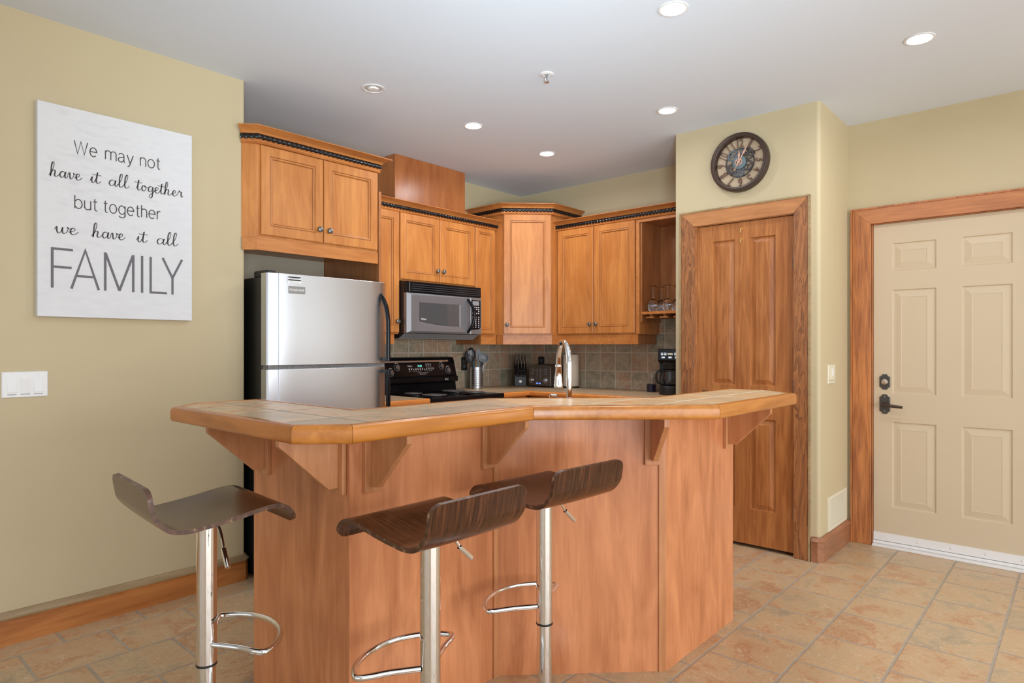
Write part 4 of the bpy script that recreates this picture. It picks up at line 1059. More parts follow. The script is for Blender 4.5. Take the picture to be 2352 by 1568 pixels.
# outlets
def outlet(T, z, label, plug=False):
    p_ = T @ Vector((0, 0, z)); t_ = thing('wall_outlet', label, 'outlet', tuple(p_))
    MB(T).box(-0.036, -0.006, z-0.058, 0.036, 0, z+0.058).build('cover_plate', 'blackm', t_, bev=0.002)
    for dz in (-0.021, 0.021):
        r = MB(T).box(-0.016, -0.008, z+dz-0.014, 0.016, -0.005, z+dz+0.014).build('socket', 'darkgrey', t_, bev=0.001)
        q_ = MB(T); q_.box(-0.008, -0.0088, z+dz-0.004, -0.006, -0.0075, z+dz+0.006); q_.box(0.006, -0.0088, z+dz-0.004, 0.008, -0.0075, z+dz+0.006); q_.build('slots', 'knob', r)
outlet(fr(3.945, 4.0905, 0), 1.128, 'black wall outlet just right of the range, behind the utensil holder')
outlet(fr(4.7105, 3.835, -90), 1.128, 'black wall outlet on the tiles above the toaster')
# faucet
ang = math.atan2(0.55, 0.84)
fx, fy = 2.300, 1.715
t = thing('faucet', 'tall chrome gooseneck pull-down faucet rising behind the bar', 'faucet', (fx, fy, 0.914))
# arch leans away from the bar, to the kitchen side
ad = Vector((0.62, 0.785, 0)).normalized()
b = MB(); b.lathe([(0.030, 0.9142), (0.030, 0.922), (0.024, 0.930), (0.0185, 0.945), (0.0155, 0.96)], (fx, fy, 0), n=28); b.build('base', 'chrome', t)
def apt(s, z): return (fx+ad.x*s, fy+ad.y*s, z)
R_ = 0.098; zc_ = 1.196
pts = [apt(0, 0.95), apt(0, 1.05), apt(0, 1.15)]+[apt(R_-R_*math.cos(a), zc_+R_*math.sin(a)) for a in [PI*i/16 for i in range(0, 16)]]+[apt(2*R_+0.002, 1.185)]
b = MB(); b.tube(pts, 0.0125, 20); b.build('spout', 'chrome', t)
b = MB(); T2 = Matrix.Translation(apt(2*R_+0.002, 0)); b.T = T2
b.lathe([(0.0145, 1.190), (0.0165, 1.186), (0.0165, 1.178), (0.0155, 1.176), (0.020, 1.112), (0.0225, 1.094), (0.0225, 1.084), (0.019, 1.080), (0.0, 1.080)], n=28); b.build('spray_head', 'chrome', t)
b = MB(); b.tube([(fx+0.018, fy-0.012, 0.95), (fx+0.05, fy-0.035, 0.965), (fx+0.075, fy-0.05, 0.985)], [0.009, 0.006, 0.005], 12); b.build('handle', 'chrome', t)
b = MB(); b.lathe([(0.016, 0.9142), (0.016, 0.945), (0.008, 0.950), (0.008, 1.046)], (2.396, 1.896, 0), n=20); b.tube([(2.396, 1.896, 1.046), (2.415, 1.874, 1.046)], 0.006, 12); b.tube([(2.415, 1.874, 1.049), (2.4155, 1.8735, 1.02)], 0.004, 10)
tag(b.build('soap_dispenser', 'chrome'), 'short chrome dispenser spout peeking over the bar, left of the faucet', 'soap dispenser')

# coffee maker
cx0, cy0 = 4.475, 2.375
TCM = frm(cx0, cy0, 205)
t = thing('coffee_maker', 'black drip coffee maker at the right end of the counter', 'coffee maker', (cx0, cy0, ZC), 205+90)
b = MB(TCM); b.lathe([(0.0, ZC), (0.086, ZC), (0.088, ZC+0.006), (0.084, ZC+0.060), (0.078, ZC+0.066), (0.0, ZC+0.066)], (0, -0.01, 0), n=36); b.box(-0.085, 0.03, ZC, 0.085, 0.125, ZC+0.345); b.build('base', 'blackm', t, bev=0.003)
b = MB(TCM); b.yz([(-0.090, ZC+0.250), (-0.094, ZC+0.262), (-0.072, ZC+0.345), (0.125, ZC+0.345), (0.125, ZC+0.235), (-0.02, ZC+0.235)], -0.088, 0.088); b.build('brew_head', 'black', t, bev=0.006, seg=3)
b = MB(TCM); b.lathe([(0.070, ZC+0.245), (0.052, ZC+0.215), (0.050, ZC+0.195), (0.0, ZC+0.195)], (0, -0.01, 0), n=28); b.build('filter_basket', 'blackm', t)
tl = math.atan2(0.022, 0.083); TCP = TCM @ Matrix.Translation((0, -0.0935, ZC+0.262)) @ Matrix.Rotation(-tl, 4, 'X')
pn = MB(TCP)
for x_ in (-0.068, -0.044, 0.030, 0.054):
    for z_ in (0.050, 0.038): pn.box(x_, -0.0015, z_, x_+0.018, 0.001, z_+0.006)
for x_ in (-0.062, -0.012, 0.036): pn.box(x_, -0.002, 0.014, x_+0.024, 0.001, 0.026)
pn.build('buttons', 'steel', t); MB(TCP).box(-0.018, -0.0015, 0.040, 0.020, 0.001, 0.054).build('display', 'cream', t)
ca = thing('glass_carafe', 'glass coffee carafe with a black handle on the coffee maker', 'carafe', (cx0, cy0, ZC+0.067), 205+90)
b = MB(TCM); z0 = ZC+0.0675
b.lathe([(0.0, z0), (0.060, z0), (0.071, z0+0.012), (0.073, z0+0.035), (0.064, z0+0.075), (0.048, z0+0.108), (0.050, z0+0.118), (0.048, z0+0.118), (0.046, z0+0.109), (0.062, z0+0.075), (0.071, z0+0.035), (0.069, z0+0.013), (0.059, z0+0.003), (0.0, z0+0.003)], (0, -0.01, 0), n=36, cap=False); b.build('jug', 'glass', ca)
b = MB(TCM); b.lathe([(0.051, z0+0.112), (0.053, z0+0.120), (0.030, z0+0.124), (0.0, z0+0.125)], (0, -0.01, 0), n=28); b.lathe([(0.0725, z0+0.034), (0.0745, z0+0.034), (0.0745, z0+0.040), (0.0725, z0+0.040)], (0, -0.01, 0), n=36); b.build('lid', 'blackm', ca)
b = MB(TCM); b.tube(cr([(-0.045, -0.030, z0+0.112), (-0.080, -0.040, z0+0.116), (-0.100, -0.045, z0+0.095), (-0.104, -0.046, z0+0.055), (-0.092, -0.042, z0+0.022), (-0.070, -0.034, z0+0.018)], 5), 0.0085, 10); b.build('handle', 'blackm', ca)
gr = thing('coffee_grinder', 'small black grinder with a clear top behind the coffee maker', 'grinder', (4.625, 2.625, ZC))
b = MB(); b.lathe([(0.0, ZC), (0.036, ZC), (0.036, ZC+0.058), (0.030, ZC+0.062), (0, ZC+0.062)], (4.625, 2.625, 0), n=24); b.build('base', 'navy', gr)
b = MB(); b.lathe([(0.030, ZC+0.063), (0.040, ZC+0.10), (0.040, ZC+0.145), (0.038, ZC+0.145), (0.038, ZC+0.10), (0.028, ZC+0.065)], (4.625, 2.625, 0), n=24); b.build('hopper', 'glass', gr)

# wine glasses, upside down on the shelf
gl0 = None
zs_ = 1.5485
for i, (gx, gy, lb) in enumerate([(4.50, 2.540, 'front row, leftmost'), (4.625, 2.538, 'back row, left'), (4.50, 2.415, 'front row, second from the left'), (4.61, 2.395, 'back row, right'), (4.50, 2.29, 'front row, beside the pantry wall'), (4.62, 2.27, 'back row, beside the pantry wall')]):
    if gl0 is None:
        gl0 = thing('wine_glass', '', 'wine glass', (gx, gy, zs_), 0, 'wine glasses on the open shelf')
        b = MB(); b.lathe([(0.031, zs_), (0.036, zs_+0.020), (0.0415, zs_+0.045), (0.040, zs_+0.066), (0.030, zs_+0.088), (0.012, zs_+0.100), (0.0045, zs_+0.106), (0.0, zs_+0.104), (0.010, zs_+0.0985), (0.028, zs_+0.0865), (0.0385, zs_+0.066), (0.040, zs_+0.045), (0.0345, zs_+0.020), (0.0298, zs_)], (gx, gy, 0), n=32, cap=False); b.build('bowl', 'glass', gl0)
        b = MB(); b.lathe([(0.0, zs_+0.1045), (0.0045, zs_+0.1065), (0.0036, zs_+0.13), (0.0036, zs_+0.185), (0.006, zs_+0.195), (0.034, zs_+0.2015), (0.034, zs_+0.2035), (0.0, zs_+0.204)], (gx, gy, 0), n=32, cap=False); b.build('stem', 'glass', gl0)
        g_ = gl0
    else: g_ = copy_tree(gl0)
    g_.location = (gx, gy, zs_); g_['label'] = 'upturned wine glass on the open shelf, ' + lb

# ================================================================== STOOLS
ST = -0.4
PROF = cr([(-0.199, 0, 0.118), (-0.192, 0, 0.070), (-0.183, 0, 0.040), (-0.150, 0, 0.006), (-0.105, 0, -0.004), (-0.050, 0, 0.000), (0.020, 0, 0.009), (0.085, 0, 0.020), (0.135, 0, 0.024), (0.168, 0, 0.012), (0.186, 0, -0.012), (0.192, 0, -0.032)], 6)
def make_stool(z0):
    t = thing('bar_stool', '', 'bar stool', (0, 0, 0), 0, 'bentwood bar stools at the island')
    P = PROF; n = len(P); arc = [0]
    for i in range(1, n): arc.append(arc[-1]+(P[i]-P[i-1]).length)
    tot = arc[-1]; Wd = 0.175; th_ = 0.0125; K = 10
    top = []; bot = []
    for i in range(n):
        d = (P[min(i+1, n-1)]-P[max(i-1, 0)]).normalized(); nn = Vector((-d.z, 0, d.x))
        e = min(arc[i], tot-arc[i]); r = 0.030; hw = Wd-r+math.sqrt(max(0, r*r-(r-min(e, r))**2)) if e < r else Wd
        for j in range(K+1):
            q_ = -1+2*j/K; dish = 0.006*(1-q_*q_)*math.sin(PI*min(1, max(0, (arc[i]-0.08)/(tot-0.14))))
            c = P[i]-Vector((0, 0, dish)); y_ = q_*hw
            top.append((c+nn*th_/2+Vector((0, y_, z0)))); bot.append((c-nn*th_/2+Vector((0, y_, z0))))
    m = K+1; fs = []; off = n*m
    for i in range(n-1):
        for j in range(K):
            a = i*m+j; fs.append((a, a+1, a+m+1, a+m)); fs.append((off+a, off+a+m, off+a+m+1, off+a+1))
    s_ = MB(); s_.add(top+bot, fs)
    eg = []
    for i in range(n-1): eg += [(i*m, (i+1)*m, off+(i+1)*m, off+i*m), (i*m+K, off+i*m+K, off+(i+1)*m+K, (i+1)*m+K)]
    for j in range(K): eg += [(j, off+j, off+j+1, j+1), ((n-1)*m+j, (n-1)*m+j+1, off+(n-1)*m+j+1, off+(n-1)*m+j)]
    s_.f += eg; s_.mi += [1]*len(eg)
    s_.build('seat', ['seat', 'ply'], t, ang=50)
    zu = z0-0.010
    b = MB(); b.box(-0.075, -0.075, zu-0.012, 0.075, 0.075, zu-0.004); b.lathe([(0.034, zu-0.030), (0.040, zu-0.012)], n=24); b.build('mounting_plate', 'blackm', t, bev=0.002)
    b = MB(); b.lathe([(0.0282, z0-0.445), (0.0282, z0-0.03)], n=40); b.build('upper_column', 'chrome', t)
    b = MB(); b.lathe([(0.0255, 0.030), (0.0255, z0-0.440)], n=40); b.build('lower_column', 'chrome', t)
    b = MB(); b.lathe([(0.0288, z0-0.450), (0.0292, z0-0.447), (0.0288, z0-0.443), (0.024, z0-0.443), (0.024, z0-0.450)], n=40); b.build('rubber_ring', 'blackm', t)
    b = MB(); b.lathe([(0.0, 0.0), (0.190, 0.0), (0.192, 0.006), (0.180, 0.012), (0.090, 0.026), (0.045, 0.040), (0.030, 0.055), (0.0, 0.055)], n=56); b.build('base_plate', 'chrome', t, ang=60)
    # half-moon footrest
    arcp = [(0.205*math.cos(rad(a)), 0.205*math.sin(rad(a))) for a in range(-56, 57, 8)]
    pts = [(0.010, -0.026), (0.055, -0.095), (0.080, -0.148), (0.100, -0.172)]+arcp[1:-1]+[(0.100, 0.172), (0.080, 0.148), (0.055, 0.095), (0.010, 0.026)]
    zz = 0.392+ (z0-0.779)
    pts = cr([(p[0], p[1], zz) for p in pts], 4)
    b = MB(); b.tube(pts, 0.0088, 14); b.build('footrest', 'chrome', t)
    b = MB(); lp = cr([(0.01, -0.03, zu-0.020), (0.01, -0.075, zu-0.028), (0.008, -0.105, zu-0.060), (0.006, -0.118, zu-0.078)], 4); b.tube(lp, 0.0042, 10); b.tube([(0.006, -0.116, zu-0.076), (0.002, -0.160, zu-0.118)], 0.0075, 12)
    b.build('height_lever', 'chrome', t)
    return t
s1 = make_stool(0.789); s1.location = (0.815, 1.933, 0); s1.rotation_euler[2] = rad(-4)
s1['label'] = 'walnut bentwood bar stool standing at the left end, backrest towards the painted wall'
s2 = make_stool(0.779); s2.location = (1.175, 1.352, 0); s2.rotation_euler[2] = rad(90)
s2['label'] = 'walnut bentwood bar stool in the middle, its back nearest the viewer'
s3 = make_stool(0.776); s3.location = (1.72, 1.388, 0); s3.rotation_euler[2] = rad(86.5)
s3['label'] = 'walnut bentwood bar stool furthest right, in front of the angled panel'

# ================================================================== WALL THINGS
# ---- strokes for the sign
def arcs(cx_, cy_, rx, ry, a0, a1, n=8): return [(cx_+rx*math.cos(rad(a0+(a1-a0)*i/n)), cy_+ry*math.sin(rad(a0+(a1-a0)*i/n))) for i in range(n+1)]
SANS = {
 'W': (0.92, [[(0,1),(.23,0),(.46,1),(.69,0),(.92,1)]]),
 'e': (0.50, [[(0.01,.38),(.49,.38)]+arcs(.25,.36,.24,.355,5,315,16)]),
 'm': (0.76, [[(0,0),(0,.7)], [(0,.50)]+arcs(.19,.52,.19,.19,160,0,8)+[(.38,0)], [(.38,.50)]+arcs(.57,.52,.19,.19,160,0,8)+[(.76,0)]]),
 'a': (0.48, [arcs(.22,.53,.19,.18,165,0,8)+[(.41,.1),(.47,0)], [(.41,.42),(.25,.385)]+arcs(.19,.195,.19,.19,100,300,10)+[(.41,.20)]]),
 'y': (0.46, [[(0,.7),(.23,0)], [(.46,.7),(.20,-.10),(.13,-.24),(.03,-.26)]]),
 'n': (0.40, [[(0,0),(0,.7)], [(0,.50)]+arcs(.20,.51,.20,.20,160,0,8)+[(.40,0)]]),
 'o': (0.50, [arcs(.25,.355,.25,.355,0,360,24)]),
 't': (0.26, [[(.11,.92),(.11,.12),(.16,.01),(.27,.0)], [(0,.7),(.26,.7)]]),
 'b': (0.47, [[(0,0),(0,1)], arcs(.235,.355,.235,.355,150,-150,18)]),
 'u': (0.40, [[(0,.7),(0,.20)]+arcs(.20,.20,.20,.20,180,340,8), [(.40,.7),(.40,0)]]),
 'g': (0.47, [arcs(.235,.355,.235,.345,30,330,18), [(.47,.7),(.47,-.06)]+arcs(.24,-.06,.23,.21,0,-160,8)]),
 'h': (0.40, [[(0,0),(0,1)], [(0,.50)]+arcs(.20,.51,.20,.20,160,0,8)+[(.40,0)]]),
 'r': (0.24, [[(0,0),(0,.7)], [(0,.46),(.06,.62),(.15,.69),(.25,.69)]]),
}
CUR = {
 'h': (0.62, [[(-.10,.06),(.06,.22),(.22,.60),(.27,.95),(.20,1.02),(.12,.85),(.07,.4),(.03,0),(.08,.22),(.20,.42),(.32,.44),(.34,.32),(.30,.12),(.36,0),(.50,.06),(.62,.20)]]),
 'a': (0.58, [[(.40,.36),(.26,.45),(.10,.36),(.04,.16),(.12,.01),(.26,.06),(.38,.26),(.43,.42),(.38,.14),(.44,0),(.54,.08),(.60,.20)]]),
 'v': (0.52, [[(-.02,.22),(.08,.42),(.14,.40),(.15,.15),(.20,.0),(.32,.08),(.42,.28),(.40,.44),(.46,.38),(.58,.40)]]),
 'e': (0.46, [[(-.04,.14),(.10,.18),(.28,.30),(.28,.43),(.16,.44),(.07,.28),(.08,.08),(.20,0),(.36,.08),(.48,.22)]]),
 'i': (0.30, [[(-.06,.12),(.08,.42),(.05,.12),(.12,0),(.22,.06),(.32,.20)], [(.13,.60),(.14,.64)]]),
 't': (0.34, [[(-.06,.12),(.08,.46),(.14,.80),(.08,.40),(.06,.12),(.13,0),(.26,.06),(.36,.20)], [(-.20,.62),(.02,.60),(.40,.60)]]),
 'l': (0.34, [[(-.06,.12),(.10,.34),(.24,.74),(.26,.98),(.19,1.0),(.11,.78),(.07,.3),(.10,.04),(.18,0),(.28,.08),(.36,.20)]]),
 'o': (0.50, [[(.26,.43),(.12,.40),(.04,.20),(.12,.02),(.26,.04),(.36,.22),(.30,.42),(.26,.36),(.36,.32),(.52,.36)]]),
 'g': (0.52, [[(.38,.38),(.24,.45),(.09,.34),(.05,.14),(.14,.01),(.28,.10),(.40,.40),(.38,.0),(.34,-.32),(.22,-.46),(.10,-.36),(.20,-.18),(.38,-.04),(.54,.16)]]),
 'r': (0.42, [[(-.04,.14),(.10,.40),(.14,.50),(.20,.40),(.32,.40),(.30,.14),(.36,.0),(.46,.10)]]),
 'w': (0.72, [[(-.02,.24),(.08,.44),(.10,.14),(.18,0),(.30,.12),(.38,.42),(.37,.12),(.46,0),(.60,.14),(.66,.36),(.62,.46),(.70,.38),(.80,.40)]]),
}
FAM = {
 'F': (0.47, [[(0,0),(0,1)], [(0,.975),(.47,.975)], [(0,.525),(.44,.525)]]),
 'A': (0.66, [[(0,0),(.33,1),(.66,0)], [(.115,.33),(.545,.33)]]),
 'M': (0.72, [[(0,0),(0,1)], [(.01,.98),(.36,0.02)], [(.71,.98),(.36,.02)], [(.72,0),(.72,1)]]),
 'I': (0.0, [[(0,0),(0,1)]]),
 'L': (0.44, [[(0,1),(0,.025),(.44,.025)]]),
 'Y': (0.55, [[(0,1),(.275,.46),(.275,0)], [(.275,.46),(.55,1)]]),
}
def stroke_word(mb, s_, font, x0, x1, zb_, H, wl, smooth=False, calli=0.0, gap=0.16, xs=None, y=0.0):
    segs = []; cx_ = 0
    for ch in s_:
        w_, st_ = font[ch]; segs.append((cx_, st_)); cx_ += w_+gap
    tot = cx_-gap; k = (x1-x0)/tot
    for ox, st_ in segs:
        for stp in st_:
            y -= 0.00012
            P = [Vector((x0+(ox+p[0])*k, zb_+p[1]*H)) for p in stp]
            if smooth and len(P) > 2: P = [Vector(p[:2]) for p in cr([(p.x, p.y, 0) for p in P], 6)]
            n = len(P); vs = []
            for i in range(n):
                d0 = (P[i]-P[i-1]).normalized() if i else (P[1]-P[0]).normalized(); d1_ = (P[i+1]-P[i]).normalized() if i < n-1 else d0
                nn = (Vector((-d0.y, d0.x))+Vector((-d1_.y, d1_.x)))
                nn = nn.normalized() if nn.length > 1e-4 else Vector((-d0.y, d0.x)); kk_ = min(2.2, 1/max(0.3, nn.dot(Vector((-d0.y, d0.x)))))
                d_ = (d0+d1_).normalized(); w2 = wl*(1+calli*max(0, -d_.y*0.9-0.1 if calli else 0)*1.0)
                vs += [(P[i].x+nn.x*w2/2*kk_, y, P[i].y+nn.y*w2/2*kk_), (P[i].x-nn.x*w2/2*kk_, y, P[i].y-nn.y*w2/2*kk_)]
            vs += [(v_[0], y-0.0006, v_[2]) for v_ in vs]
            o_ = 2*n; fs = []
            for i in range(n-1):
                a = 2*i; fs += [(o_+a, o_+a+1, o_+a+3, o_+a+2), (a, a+2, a+3, a+1), (a, o_+a, o_+a+2, a+2), (a+1, a+3, o_+a+3, o_+a+1)]
            fs += [(0, 1, o_+1, o_), (2*n-2, o_+2*n-2, o_+2*n-1, 2*n-1)]
            mb.add(vs, fs)
YS = 3.412
sg = thing('wall_sign', 'large whitewashed canvas sign with grey family verse on the left wall', 'sign', (1.041, 3.43, 1.407))
MB().box(0.716, YS, 1.407, 1.366, 3.4495, 2.350).build('canvas', 'canvas', sg, bev=0.002)
yl = YS-0.0002
def line(words, font, zb_, H, wl, mat, **k):
    for s_, x0, x1 in words:
        mb = MB(); stroke_word(mb, s_, font, x0, x1, zb_, H, wl, y=yl, **k); mb.build('word', mat, sg, smooth=False)
line([('We', .853, .942), ('may', .977, 1.094), ('not', 1.125, 1.213)], SANS, 2.147, 0.058, 0.0042, 'ink')
line([('have', .762, .882), ('it', .918, .957), ('all', .990, 1.076), ('together', 1.110, 1.319)], CUR, 2.028, 0.062, 0.0026, 'ink', smooth=True, calli=1.5, gap=0.0)
line([('but', .855, .943), ('together', .970, 1.214)], SANS, 1.900, 0.058, 0.0042, 'ink')
line([('we', .780, .868), ('have', .925, 1.058), ('it', 1.112, 1.155), ('all', 1.198, 1.297)], CUR, 1.779, 0.064, 0.0028, 'ink', smooth=True, calli=1.5, gap=0.0)
mb = MB()
for ch, x0, x1 in (('F', .770, .848), ('A', .842, .950), ('M', .976, 1.094), ('L', 1.171, 1.246), ('Y', 1.226, 1.317)): stroke_word(mb, ch, FAM, x0, x1, 1.535, 0.178, 0.0105, y=yl)
mb.box(1.1275, yl-0.0006, 1.535, 1.138, yl, 1.713)
mb.build('word', 'inkg', sg, smooth=False)

# ---- light switches
t = thing('light_switch', 'white three-gang rocker switch plate labelled hallway, kitchen, island', 'light switch', (0.680, 3.449, 1.054))
TS = fr(0, 3.4495, 0)
MB(TS).rings(0.597, 0.762, 1.054, 1.166, [(0, -0.002), (0.003, -0.006)], back=0).build('cover_plate', 'white', t, smooth=False)
for i, (cx_, lb_) in enumerate(((0.633, 'HALLWAY'), (0.680, 'KITCHEN'), (0.727, 'ISLAND'))):
    MB(TS).box(cx_-0.0185, -0.0068, 1.074, cx_+0.0185, -0.0055, 1.1425).build('switch_frame', 'white', t, bev=0.0008)
    r = MB(TS); sg_ = 1 if i != 1 else -1
    r.add([(cx_-0.0145,-0.0065-0.003*(sg_ > 0),1.078),(cx_+0.0145,-0.0065-0.003*(sg_ > 0),1.078),(cx_+0.0145,-0.0065-0.003*(sg_ < 0),1.138),(cx_-0.0145,-0.0065-0.003*(sg_ < 0),1.138),
           (cx_-0.0145,-0.0055,1.078),(cx_+0.0145,-0.0055,1.078),(cx_+0.0145,-0.0055,1.138),(cx_-0.0145,-0.0055,1.138)], [(0,1,2,3),(0,4,5,1),(1,5,6,2),(2,6,7,3),(3,7,4,0)])
    r.build('rocker', 'white', t, smooth=False)
    text('switch_label', lb_, 'inkb', t, fr(cx_, 3.4495-0.0062, 0), w=0.032, h=0.0045, z=1.0655)
    for z_ in (1.158, 1.0598): MB(TS).lathe([(0.0028, -0.0060), (0.002, -0.0075)], (cx_, 0, z_), 'y', 10).build('screw', 'white', t)
# dimmer on the pantry side wall, and floor vent
TD = fr(0, 1.1795, 0)
t = thing('light_switch', 'cream dimmer switch plate on the side wall beside the entry door', 'light switch', (4.265, 1.18, 1.054))
MB(TD).rings(4.195, 4.335, 1.050, 1.166, [(0, -0.002), (0.003, -0.006)], back=0).build('cover_plate', 'cream', t, smooth=False)
MB(TD).box(4.245, -0.009, 1.082, 4.292, -0.005, 1.145).build('slider_frame', 'cream', t, bev=0.001)
MB(TD).box(4.259, -0.013, 1.095, 4.277, -0.008, 1.140).build('paddle', 'white', t, bev=0.001)
MB(TD).box(4.215, -0.007, 1.066, 4.235, -0.005, 1.070).box(4.258, -0.007, 1.066, 4.278, -0.005, 1.070).box(4.298, -0.007, 1.066, 4.318, -0.005, 1.070).build('marks', 'inkg', t)
t = thing('wall_vent', 'cream louvred wall vent low on the wall above the baseboard', 'vent', (4.39, 1.18, 0.148))
vt = MB(TD)
for a in ((4.19, 0.150, 4.59, 0.176), (4.19, 0.334, 4.59, 0.360), (4.19, 0.176, 4.235, 0.334), (4.545, 0.176, 4.59, 0.334)): vt.box(a[0], -0.006, a[1], a[2], 0, a[3])
vt.build('frame', 'cream', t)
vl = MB(TD)
for k in range(13): z_ = 0.178+k*0.012; vl.add([(4.235,-0.0065,z_),(4.545,-0.0065,z_),(4.545,-0.002,z_+0.0075),(4.235,-0.002,z_+0.0075)], [(0,1,2,3)])
vl.build('louvres', 'cream', t, smooth=False)
MB(TD).box(4.235, -0.0012, 0.176, 4.545, -0.0002, 0.334).build('dark_duct_opening', 'ink', t)

# ---- clock
TCk = fr(4.05, 1.655, -90, 2.4485)
t = thing('wall_clock', 'round bronze gear wall clock above the pantry door', 'clock', (4.05, 1.655, 2.262), -90)
b = MB(TCk); b.lathe([(0.186, -0.001), (0.187, -0.034), (0.184, -0.044), (0.174, -0.047), (0.163, -0.0445), (0.158, -0.042), (0.155, -0.006)], n=72, ax='y', cap=False); b.build('rim', 'bronze', t, ang=50)
b = MB(TCk); b.lathe([(0.158, -0.001), (0.158, -0.006)], n=48, ax='y'); b.build('dial', 'dial', t)
b = MB(TCk); b.lathe([(0.094, -0.014), (0.094, -0.018), (0.086, -0.018), (0.086, -0.014), (0.094, -0.014)], n=56, ax='y', cap=False); b.build('inner_ring', 'gear', t)
def gear(x, z, R, nt_, hole, spokes, y0, mat, holes=0):
    x *= 0.93; z *= 0.93; R *= 0.86; hole *= 0.86; y0 -= 0.0085
    g_ = MB(TCk @ Matrix.Translation((x, 0, z))); n = nt_*4; o1 = []; 
    for i in range(n):
        a = 2*PI*i/n; r_ = R if (i % 4) in (0, 1) else R*0.88
        o1.append((r_*math.cos(a), r_*math.sin(a)))
    inn = [(hole*math.cos(2*PI*i/n), hole*math.sin(2*PI*i/n)) for i in range(n)]
    vs = [(p[0], y0, p[1]) for p in o1]+[(p[0], y0, p[1]) for p in inn]+[(p[0], y0-0.003, p[1]) for p in o1]+[(p[0], y0-0.003, p[1]) for p in inn]
    fs = []
    for i in range(n):
        j = (i+1) % n
        fs += [(2*n+i, 2*n+j, 3*n+j, 3*n+i), (i, n+i, n+j, j), (i, j, 2*n+j, 2*n+i), (n+i, 3*n+i, 3*n+j, n+j)]
    g_.add(vs, fs)
    for k_ in range(spokes):
        a = 2*PI*k_/spokes+0.4; c, s = math.cos(a), math.sin(a); w_ = R*0.10
        g_.xz([(-s*w_, c*w_), (s*w_, -c*w_), (hole*1.03*c+s*w_, hole*1.03*s-c*w_), (hole*1.03*c-s*w_, hole*1.03*s+c*w_)][::-1], y0-0.003, y0)
    g_.lathe([(R*0.24, y0-0.004), (R*0.24, y0)], (0, 0, 0), 'y', 16)
    return g_.build('gear', mat, t, smooth=False)
gear(-0.042, 0.050, 0.046, 16, 0.031, 4, -0.016, 'gearb'); gear(0.056, 0.048, 0.050, 18, 0.036, 6, -0.015, 'gear'); gear(-0.052, -0.036, 0.046, 16, 0.020, 0, -0.013, 'gear')
gear(0.058, -0.030, 0.040, 14, 0.026, 3, -0.013, 'gear'); gear(0.004, -0.066, 0.040, 14, 0.028, 6, -0.017, 'gearb'); gear(0.018, 0.062, 0.026, 12, 0.015, 3, -0.019, 'gearb')
b = MB(TCk); b.lathe([(0.043, -0.010), (0.043, -0.0305), (0.040, -0.032), (0.0, -0.032)], n=40, ax='y'); b.build('centre_disc', 'blue', t)
for k in range(1, 13):
    a = PI/2-2*PI*k/12; r_ = 0.098
    Tn = TCk @ Matrix.Rotation(-(a-PI/2), 4, 'Y') @ Matrix.Translation((0, -0.012, 0))
    o = text('numeral', str(k), 'copper', t, Tn, h=0.056, w=(0.024 if k not in (10, 11, 12) else 0.040) if k not in (1,) else 0.014, ext=0.003, z=r_, thin=0.012)
def hand(a, L_, w_, tail, nmx):
    Th = TCk @ Matrix.Rotation(rad(a), 4, 'Y'); h = MB(Th)
    h.xz([(-w_*0.5, 0.008), (w_*0.5, 0.008), (w_*0.35, L_*0.45), (w_*0.85, L_*0.55), (0, L_), (-w_*0.85, L_*0.55), (-w_*0.35, L_*0.45)], -0.038, -0.035)
    if tail: h.xz([(-0.0015, -tail), (0.0015, -tail), (0.0015, 0), (-0.0015, 0)], -0.038, -0.035); h.lathe([(0.006, -0.038), (0.006, -0.035)], (0, 0, -tail), 'y', 12)
    return h.build(nmx, 'copperl', t)
hand(3, 0.072, 0.009, 0, 'hour_hand'); hand(30, 0.115, 0.008, 0.052, 'minute_hand')
b = MB(TCk); b.lathe([(0.023, -0.031), (0.023, -0.0395), (0.019, -0.0395), (0.019, -0.031), (0.023, -0.031)], n=30, ax='y', cap=False); b.lathe([(0.008, -0.030), (0.008, -0.0405)], (0,0,0), 'y', 16)
for k_ in range(4):
    a = PI/4+PI/2*k_; c, s = math.cos(a), math.sin(a); w_ = 0.0025
    b.xz([(-s*w_, c*w_), (s*w_, -c*w_), (0.021*c+s*w_, 0.021*s-c*w_), (0.021*c-s*w_, 0.021*s+c*w_)][::-1], -0.0388, -0.033)
b.build('hub', 'copperl', t)

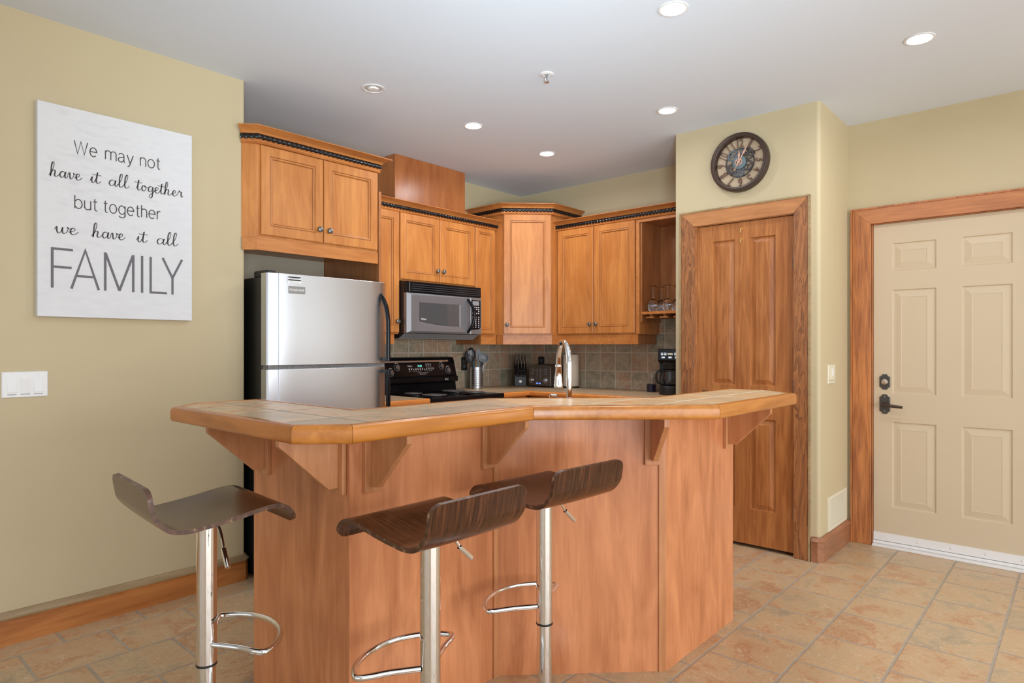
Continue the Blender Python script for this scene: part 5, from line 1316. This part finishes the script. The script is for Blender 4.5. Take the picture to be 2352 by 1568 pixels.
# ================================================================== CEILING THINGS
GL = 'recessed ceiling downlights'
def downlight(x, y, mat, label, power, tilt=0):
    t = thing('ceiling_light', label, 'ceiling light', (x, y, CZ-0.004), 0, GL)
    b = MB(); b.lathe([(0.064, CZ), (0.064, CZ-0.003), (0.054, CZ-0.004), (0.050, CZ-0.0005), (0.050, CZ)], (x, y, 0), n=40, cap=False); b.build('trim_ring', 'white_trim', t)
    b = MB(); b.lathe([(0.0, CZ-0.0035 if mat == 'lamp' else CZ-0.0012), (0.035, CZ-0.003 if mat == 'lamp' else CZ-0.0012), (0.0495, CZ-0.001)], (x, y, 0), n=36, cap=False); b.build('lens' if mat == 'lamp' else 'bulb', mat, t)
    if mat == 'lampoff':
        b = MB(); b.lathe([(0.030, CZ-0.001), (0.026, CZ-0.008), (0.0, CZ-0.010)], (x, y, 0), n=24, cap=False); b.build('bulb_face', 'white_trim', t)
    if power:
        l = bpy.data.lights.new('downlight', 'AREA'); l.shape = 'DISK'; l.size = 0.09; l.energy = power; l.color = (0.97, 0.97, 1.0); l.spread = rad(170)
        o = bpy.data.objects.new('downlight', l); C.objects.link(o); o.location = (x, y, CZ-0.012)
    return t
DL = 8
downlight(2.535, 1.334, 'lamp', 'largest lit ceiling light, at the top middle above the bar', DL)
downlight(3.558, 0.594, 'lamp', 'lit ceiling light towards the entry door', DL)
downlight(2.189, 3.003, 'lampoff', 'unlit ceiling light in front of the refrigerator cabinet', 0)
downlight(2.997, 3.020, 'lamp', 'lit ceiling light in front of the dark duct box', DL)
downlight(3.797, 3.041, 'lamp', 'smallest lit ceiling light, nearest the far kitchen corner', DL)
downlight(3.601, 1.933, 'lampdim', 'dimly glowing tilted ceiling light near the pantry wall', 1.5)
x, y = 2.691, 2.155
t = thing('fire_sprinkler', 'white pendant fire sprinkler hanging from the middle of the ceiling', 'sprinkler', (x, y, CZ-0.05))
b = MB(); b.lathe([(0.036, CZ), (0.035, CZ-0.004), (0.022, CZ-0.007), (0.018, CZ-0.003), (0.012, CZ-0.003)], (x, y, 0), n=32); b.build('escutcheon', 'white_trim', t)
b = MB(); b.lathe([(0.008, CZ-0.003), (0.008, CZ-0.016)], (x, y, 0), n=14)
for s in (-1, 1): b.tube([(x+s*0.008, y, CZ-0.012), (x+s*0.012, y, CZ-0.026), (x+s*0.004, y, CZ-0.043)], 0.0022, 6)
b.lathe([(0.003, CZ-0.016), (0.0025, CZ-0.04)], (x, y, 0), n=8); b.build('frame', 'steel', t)
b = MB(); b.lathe([(0.0, CZ-0.042), (0.013, CZ-0.043), (0.013, CZ-0.0445), (0.0, CZ-0.045)], (x, y, 0), n=18); b.build('deflector', 'steel', t)
